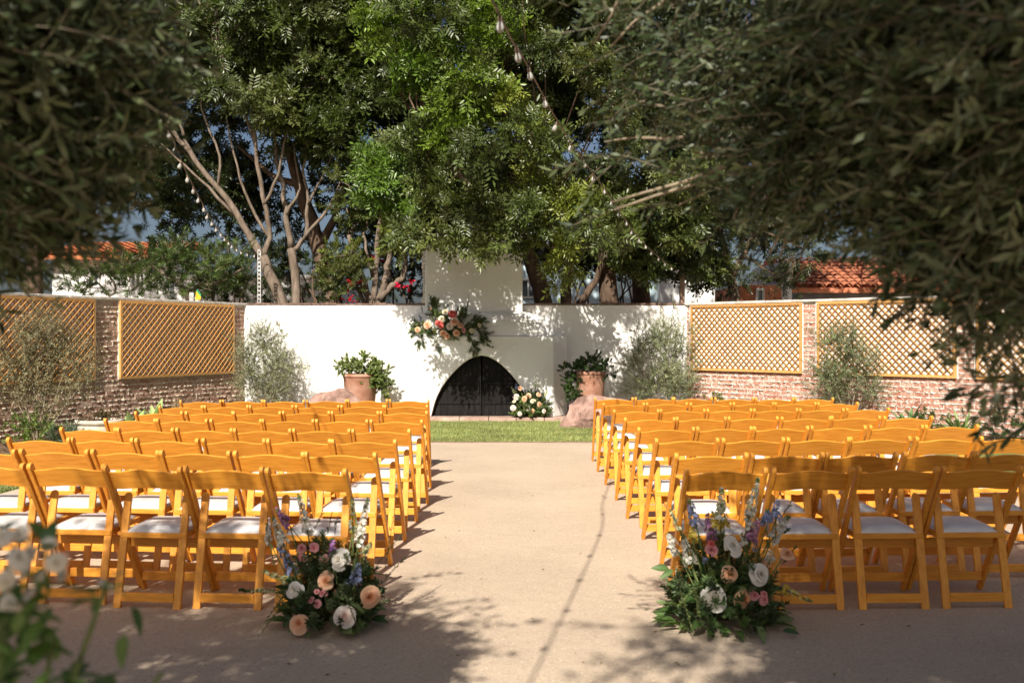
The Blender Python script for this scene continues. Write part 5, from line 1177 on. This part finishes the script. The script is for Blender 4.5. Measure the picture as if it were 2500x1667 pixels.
for (a, b_, c, d, col, wd, n_, fs, c2) in [(965, 500, 960, 340, BLUE, .03, 30, 1.5, PURP), (1320, 470, 1345, 350, BLUE, .028, 26, 1.4, None), (560, 640, 480, 540, BLUE, .03, 26, 1.5, None), (720, 560, 700, 500, PURP, .03, 16, 1.5, None), (1130, 960, 1110, 860, (.16, .30, .42), .05, 26, 1.8, None), (1560, 600, 1660, 470, (.7, .7, .72), .03, 20, 1.0, None), (1400, 450, 1450, 120, (.3, .28, .24), .010, 24, .8, None), (740, 860, 800, 800, YELF, .05, 26, 1.3, LIMEF), (1380, 930, 1440, 900, LIMEF, .05, 24, 1.4, YELF), (520, 860, 540, 900, LIMEF, .04, 20, 1.3, None)]:
    pa, pb = MQ(a, b_), MQ(c, d); sp.append(((pa[0], -.06, pa[2]), (pb[0], -.03, pb[2]), col, wd, n_, fs, c2))
def blob(cs, n, tpl, s0, s1, cols, QF):
    P, Dr, Cc = [], [], []
    for zx, zy, rx, rz, dv in cs:
        c = np.array(QF(zx, zy, -.08)); d = unit(n); P.append(c[None] + d * np.array([[rx, .10, rz]]) * rng.uniform(.2, 1, (n, 1))); Dr.append(np.array([dv], float) + rng.normal(scale=.45, size=(n, 3))); Cc.append(np.array(cols)[rng.integers(0, len(cols), n)] * rng.uniform(.7, 1.3, (n, 1)))
    P = np.concatenate(P); return P, np.concatenate(Dr), np.concatenate(Cc), tpl, rng.uniform(s0, s1, len(P))
FM = [(.09, .14, .05), (.13, .18, .065), (.18, .22, .08), (.07, .11, .04)]
fm = blob([(700, 800, .22, .18, (-.4, -.3, .1)), (480, 800, .13, .16, (-.8, -.2, .1)), (1100, 750, .28, .2, (0, -.6, .4)), (1400, 800, .2, .15, (.5, -.3, .1)), (1550, 700, .12, .12, (.7, 0, .5)), (800, 400, .10, .14, (-.2, 0, 1)), (560, 980, .12, .12, (-.3, -.2, -.9)), (820, 1020, .07, .1, (0, -.2, -1)), (1500, 1020, .14, .12, (.5, -.3, -.8)), (1700, 950, .14, .12, (.7, -.2, -.5)), (1550, 1130, .1, .07, (.3, -.2, -.8)), (1300, 560, .1, .12, (.2, 0, 1)), (1150, 880, .3, .08, (0, -.7, -.2)), (900, 560, .2, .12, (-.1, -.5, .7))], 24, TW, .42, .72, FM, MQ)
base = S(960 + 1050 / 7.84, 700 + 925 / 7.84, 17.36)
ta = arrangement('large flower arrangement of peach and coral roses spilling over the mantel', (base.x, 17.52, MZ + .005), roses, sp, [], fm, False)
wisps(ta, [(W_(MQ(760, 420, -.06)), W_(MQ(690, 160, -.04))), (W_(MQ(820, 420, -.05)), W_(MQ(860, 270, -.03))), (W_(MQ(560, 500, -.06)), W_(MQ(520, 330, -.03))), (W_(MQ(1500, 1000, -.14)), W_(MQ(1880, 1140, -.16))), (W_(MQ(420, 760, -.1)), W_(MQ(290, 890, -.12)))], 8, .06, .028, (.08, .12, .05))
# on the hearth
k4 = 923.0
def HQ(zx, zy, y=0.0): return ((zx - 620) / k4, y, max(.02, (1040 - zy) / k4))
rs = [(395, 720, 50, 'blush'), (530, 750, 46, 'peach'), (590, 705, 46, 'peach'), (660, 790, 42, 'cream'), (750, 840, 44, 'peach'), (560, 895, 46, 'blush'), (350, 890, 48, 'blush'), (645, 940, 40, 'peach'), (450, 980, 34, 'blush'), (825, 940, 38, 'blush'), (460, 585, 36, 'peach'), (750, 680, 36, 'peach'), (365, 790, 30, 'cream')]
roses = [(HQ(a, b_)[0], -.16 + .15 * HQ(a, b_)[2], HQ(a, b_)[2], r / k4, k) for a, b_, r, k in rs]
sp = []
for (a, b_, c, d, col, wd, n_, fs, c2) in [(700, 560, 715, 380, LIMEF, .03, 30, 1.2, None), (780, 600, 800, 480, WHITEF, .03, 26, 1.2, None), (400, 620, 395, 500, BLUE, .028, 22, 1.3, None), (380, 660, 310, 560, LIMEF, .02, 18, 1.2, None), (860, 700, 900, 600, LIMEF, .02, 18, 1.2, None)]:
    pa, pb = HQ(a, b_), HQ(c, d); sp.append(((pa[0], -.03, pa[2]), (pb[0], 0, pb[2]), col, wd, n_, fs, c2))
fh = filler(230, .34, .17, .42, TW, .4, .75, FM + [(.16, .22, .05)]); base = S(1200 + 620 / 6.533, 1016, 17.2)
arrangement('low flower arrangement of blush roses on the hearth beside the arch', (base.x, 17.24, .056), roses, sp, mound_leaves(30, .32, .16, .25, .08, .13), fh, False)

# ------------------------------------------------------------------ olive trees the lens looks out from under
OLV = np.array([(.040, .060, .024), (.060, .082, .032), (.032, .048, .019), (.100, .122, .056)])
def olive_tree(label, trunk, boughs, sample, near):
    t = empty('olive_tree', (trunk[0].x, trunk[0].y, 0), 0, label, 'tree', 'olive trees framing the view')
    mb = MB(); limb(mb, trunk, .15, .10, .03, 4, 10)
    for p, r0 in boughs: limb(mb, p, r0, r0 * .3, .03, 4, 7)
    pts_ = [a.lerp(b_, f) for p, r0 in boughs for a, b_ in zip(p, p[1:]) for f in (.3, .6, 1.0)]
    for c, r, den in near:           # slender branches carrying the near sprays
        c = Vector(c); s0 = min(pts_, key=lambda q: (q - c).length)
        for k in range(2):
            e = c + Vector((rnd.gauss(0, r[0] * .5), rnd.gauss(0, r[0] * .5), rnd.gauss(-.03, r[0] * .4)))
            limb(mb, [s0, s0.lerp(e, .5) + Vector((rnd.gauss(0, .04), rnd.gauss(0, .04), .04)), e], .011, .003, .015, 3, 5)
    child_world(mb.build('trunk', M['barko'], smooth=True), t)
    for (P, Dr), tp, nme, k_s in zip(sample, (TO, TOS, TOS), ('leafy_bough', 'crown', 'crown_top'), (1, 1, 1.6)):
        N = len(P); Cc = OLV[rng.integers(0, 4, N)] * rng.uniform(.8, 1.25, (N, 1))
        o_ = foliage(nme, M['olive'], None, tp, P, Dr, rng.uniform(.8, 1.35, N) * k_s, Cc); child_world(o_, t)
    return t
def balls(lst, hub, per, droop=.25):
    P, Dr = [], []
    for c, r, den in lst:
        n_ = int(per * den * r[0] * r[1] * r[2] / .027); d = unit(n_) * (rng.random((n_, 1)) ** .38); P.append(np.array(c)[None] + d * np.array(r)[None])
    P = np.concatenate(P); Dr = (P - np.array([hub])) * np.array([[1, .8, .35]]); Dr /= np.linalg.norm(Dr, axis=1, keepdims=True); Dr += rng.normal(scale=.55, size=P.shape); Dr[:, 2] -= droop
    return P, Dr
def gate(P, Dr, sh, dist, extra):
    k = (P[:, 1] + 1.13 * P[:, 2] < sh) & (np.linalg.norm(P - np.array([[0, 0, H]]), axis=1) > dist) & extra(P); return P[k], Dr[k]
def lobe(px, py, Y, r, den=1.0): return (D(px, py, Y), (r, r, r * .9), den)
right_near = [lobe(*a) for a in [(2000, 30, 2.6, .26), (2160, 190, 2.4, .26), (2300, 420, 2.2, .24), (2370, 620, 2.2, .20), (1800, 190, 2.9, .26, .5), (1580, 150, 3.15, .22, .26), (1660, 350, 3.1, .20, .3), (1860, 350, 2.8, .22, .5), (2060, 400, 2.6, .2, .8), (1460, 290, 3.2, .16, .18),
    (2350, 80, 2.0, .28), (2160, 20, 2.2, .26), (1970, 220, 2.6, .24, .8), (2390, 850, 2.3, .12, .6), (2230, 320, 2.4, .26), (2340, 690, 2.4, .10, .6), (2210, 500, 2.6, .10, .6), (1790, 30, 2.9, .26, .5), (1590, 0, 3.0, .24, .3), (1410, 40, 3.0, .16, .16), (1720, 470, 3.1, .12, .3), (2390, 960, 2.4, .08, .5), (2290, 600, 2.6, .07, .6), (1540, 430, 3.2, .11, .25), (2360, 270, 2.1, .28), (1420, 450, 3.2, .09, .2), (1890, 470, 3.0, .09, .35), (2130, 340, 2.5, .2, .9), (2350, 500, 2.3, .2), (1800, 560, 3.1, .05, .4), (2060, 570, 2.8, .05, .5)]]
left_near = [lobe(a[0] - 55, *a[1:]) for a in [(20, 60, 2.0, .26), (120, 200, 2.2, .2), (200, 60, 2.4, .18, .8), (20, 330, 2.1, .2), (150, 340, 2.3, .14, .7), (230, 230, 2.5, .12, .6), (10, 470, 2.2, .13, .7), (270, 90, 2.6, .12, .5), (110, 440, 2.4, .08, .5), (-20, 560, 2.4, .09, .5), (270, 330, 2.6, .08, .4), (80, 0, 2.1, .25), (-40, 220, 2.0, .28), (-50, 400, 2.1, .24), (200, 280, 2.4, .12, .6), (40, 540, 2.5, .06, .5), (300, 200, 2.6, .06, .4), (-30, 660, 2.5, .06, .4)]]
right_far = [((2.4, .6, 3.0), (1.0, 1.2, .7), .6), ((1.7, 1.0, 3.4), (.9, 1.0, .5), .5), ((1.35, 1.6, 3.1), (.6, .7, .35), .3), ((1.2, .0, 3.6), (.9, 1.1, .5), .3), ((2.9, 1.6, 2.7), (.8, 1.0, .6), .4), ((2.3, -.8, 3.4), (1.2, 1.0, .6), .4), ((2.0, 2.0, 2.95), (.9, .6, .3), .7), ((3.0, 2.4, 2.6), (.7, .8, .5), .5), ((1.5, 2.5, 3.15), (.6, .35, .22), .8), ((2.2, 2.55, 3.1), (.6, .35, .25), .9)]
left_far = [((-1.15, -.9, 3.15), (.42, .45, .28), 1.6), ((-1.3, -.2, 3.0), (.25, .3, .2), 1.2), ((-2.5, .4, 3.0), (1.0, 1.1, .7), .26), ((-1.9, .9, 3.35), (.8, .9, .45), .2), ((-2.3, -.7, 3.5), (1.0, .9, .5), .22), ((-1.8, .2, 3.6), (.7, .9, .4), .3), ((-1.75, 1.6, 3.0), (.5, .6, .25), .35), ((-2.6, 1.8, 2.8), (.7, .8, .4), .4), ((-2.0, 2.4, 3.1), (.6, .4, .2), .35)]
right_top = [((1.0, -1.0, 5.0), (1.6, 1.2, .6), .26), ((2.6, -1.2, 4.8), (1.2, 1.2, .7), .34), ((1.7, .5, 4.3), (1.3, .9, .45), .5), ((2.9, 1.0, 3.9), (.9, .9, .5), .8), ((2.0, 1.5, 4.2), (1.3, .45, .3), 1.3), ((2.9, 1.9, 3.6), (.9, .5, .4), 1.2), ((1.0, 1.2, 4.3), (.5, .5, .25), .5), ((2.2, -2.4, 4.6), (1.6, .9, .9), .2), ((3.6, .2, 3.6), (.7, 1.4, .9), .6)]
left_top = [((-3.0, -1.0, 5.0), (1.3, 1.2, .6), .16), ((-2.7, .6, 4.2), (1.0, .9, .45), .18), ((-2.5, 1.2, 4.0), (.7, .4, .25), .2), ((-3.4, .3, 4.4), (.9, 1.1, .6), .35)]
fr_r = lambda P: (P[:, 0] + .25 * P[:, 2] > .62) & (P[:, 2] > .9)
fr_s = lambda P: fr_r(P) & ((P[:, 0] + .25 * P[:, 2] > 1.55) | (P[:, 1] + 1.13 * P[:, 2] < 5.15))
fr_l = lambda P: (P[:, 0] + .25 * P[:, 2] < -.28) & (P[:, 0] + .33 * P[:, 1] < -.05) & (P[:, 2] > .9)
s_right = (gate(*balls(right_near, (2.5, .9, 2.4), 430), 6.15, 1.1, fr_r), gate(*balls(right_far, (2.5, .9, 2.6), 55), 6.6, 1.3, lambda P: fr_s(P) & (P[:, 2] > 2.1)))
s_left = (gate(*balls(left_near, (-2.6, .4, 2.4), 500), 5.75, 1.1, fr_l), gate(*balls(left_far, (-2.6, .4, 2.8), 55), 6.0, 1.3, lambda P: fr_l(P) & (P[:, 2] > 2.1)))
t_right = gate(*balls(right_top, (2.5, .9, 2.8), 34), 6.5, 1.3, fr_s); t_left = gate(*balls(left_top, (-2.6, .4, 2.8), 34), 5.6, 1.3, fr_l)
s_right += (t_right,); s_left += (t_left,)
V3 = Vector
olive_tree('olive tree whose shaded leaves hang across the right of the view', [V3((3.0, .8, 0)), V3((2.9, .85, 1.0)), V3((2.7, .9, 1.9)), V3((2.5, .9, 2.6))],
    [([V3((2.6, .9, 2.2)), V3((1.9, 1.5, 2.6)), V3((1.2, 2.2, 2.75)), V3((.55, 2.7, 2.6))], .05), ([V3((2.5, .9, 2.5)), V3((1.8, .8, 3.2)), V3((1.0, .7, 3.7))], .06), ([V3((2.7, 1.0, 2.0)), V3((2.3, 2.0, 2.3)), V3((1.7, 2.9, 2.1))], .045),
     ([V3((2.8, 1.0, 1.8)), V3((2.6, 2.2, 2.0)), V3((2.3, 3.2, 1.5))], .04), ([V3((2.5, .9, 2.6)), V3((2.3, -.2, 3.3)), V3((2.0, -1.0, 3.6)), V3((1.4, -1.1, 4.8))], .07), ([V3((2.5, .9, 2.6)), V3((2.2, 1.0, 3.5)), V3((1.9, .9, 4.4))], .07), ([V3((2.2, 1.3, 2.5)), V3((1.6, 2.4, 2.35)), V3((.95, 3.0, 2.0))], .03), ([V3((1.9, 1.5, 2.6)), V3((1.2, 1.6, 3.0)), V3((.7, 1.8, 3.1))], .03)], s_right, right_near)
olive_tree('olive tree whose dark blurred leaves fill the upper left of the view', [V3((-2.9, .3, 0)), V3((-2.85, .35, 1.0)), V3((-2.75, .4, 2.0)), V3((-2.6, .4, 2.7))],
    [([V3((-2.7, .4, 2.3)), V3((-2.1, 1.2, 2.7)), V3((-1.5, 2.0, 2.5))], .05), ([V3((-2.6, .4, 2.6)), V3((-2.0, .3, 3.3)), V3((-1.5, .2, 3.7))], .06), ([V3((-2.75, .4, 2.0)), V3((-2.3, 1.6, 2.1)), V3((-1.8, 2.4, 1.95))], .045), ([V3((-2.6, .4, 2.7)), V3((-2.4, -.4, 3.3)), V3((-2.1, -.9, 3.6))], .05), ([V3((-2.6, .4, 2.7)), V3((-2.8, .4, 3.6)), V3((-2.8, -.4, 4.7))], .07)], s_left, left_near)

# ------------------------------------------------------------------ white rose bush close to the lens, lower left
rb = empty('rose_bush', (-.80, 1.42, 0), 0, 'blurred white rose bush in the near lower left corner', 'shrub'); mb = MB()
tips = [(-.72, 1.3, 1.14), (-.66, 1.3, 1.1), (-.74, 1.34, .9), (-.66, 1.3, .78), (-.70, 1.3, .72), (-.68, 1.35, 1.16), (-.62, 1.35, 1.05), (-.56, 1.38, 1.12), (-.74, 1.3, 1.02), (-.62, 1.28, .95), (-.55, 1.35, .82), (-.70, 1.35, .84), (-.5, 1.42, .98)]
for tx, ty, tz in tips: limb(mb, [V3((-.80 + rnd.uniform(-.05, .05), 1.42, 0)), V3((-.78, 1.4, tz * .5)), V3((tx, ty, tz))], .007, .0035, .012, 3, 5)
child_world(mb.build('stem', M['twig'], smooth=True), rb)
for (px_, py_, Y_, r) in [(10, 1240, 1.3, .015), (52, 1228, 1.32, .012), (88, 1262, 1.3, .015), (126, 1290, 1.32, .014), (40, 1290, 1.28, .015), (100, 1330, 1.3, .013), (236, 1345, 1.4, .010), (8, 1330, 1.26, .014), (66, 1310, 1.3, .012), (20, 1385, 1.3, .012), (112, 1255, 1.34, .011), (150, 1320, 1.36, .010), (70, 1370, 1.3, .011)]:
    add_rose(rb, D(px_, py_, Y_) - rb.location, r, 'white', (rnd.uniform(-.9, .9), -.5, rnd.uniform(-.3, .9)), False)
for _ in range(300):
    x_, y_, z_ = rnd.uniform(-.80, -.55), rnd.uniform(1.24, 1.46), rnd.uniform(.86, 1.19)
    if z_ > 1.12 and x_ > -.62 or rnd.random() < (x_ + .80) * 1.6: continue
    o_ = link('leaf', rnd.choice(leaf_meshes[:8]), None, rb); o_.location = V3((x_, y_, z_)) - rb.location; o_.scale = (rnd.uniform(.035, .06),) * 3
    o_.rotation_euler = (V3((rnd.gauss(0, 1), rnd.gauss(-.2, 1), rnd.gauss(0, .6))).to_track_quat('Y', 'Z')).to_euler()
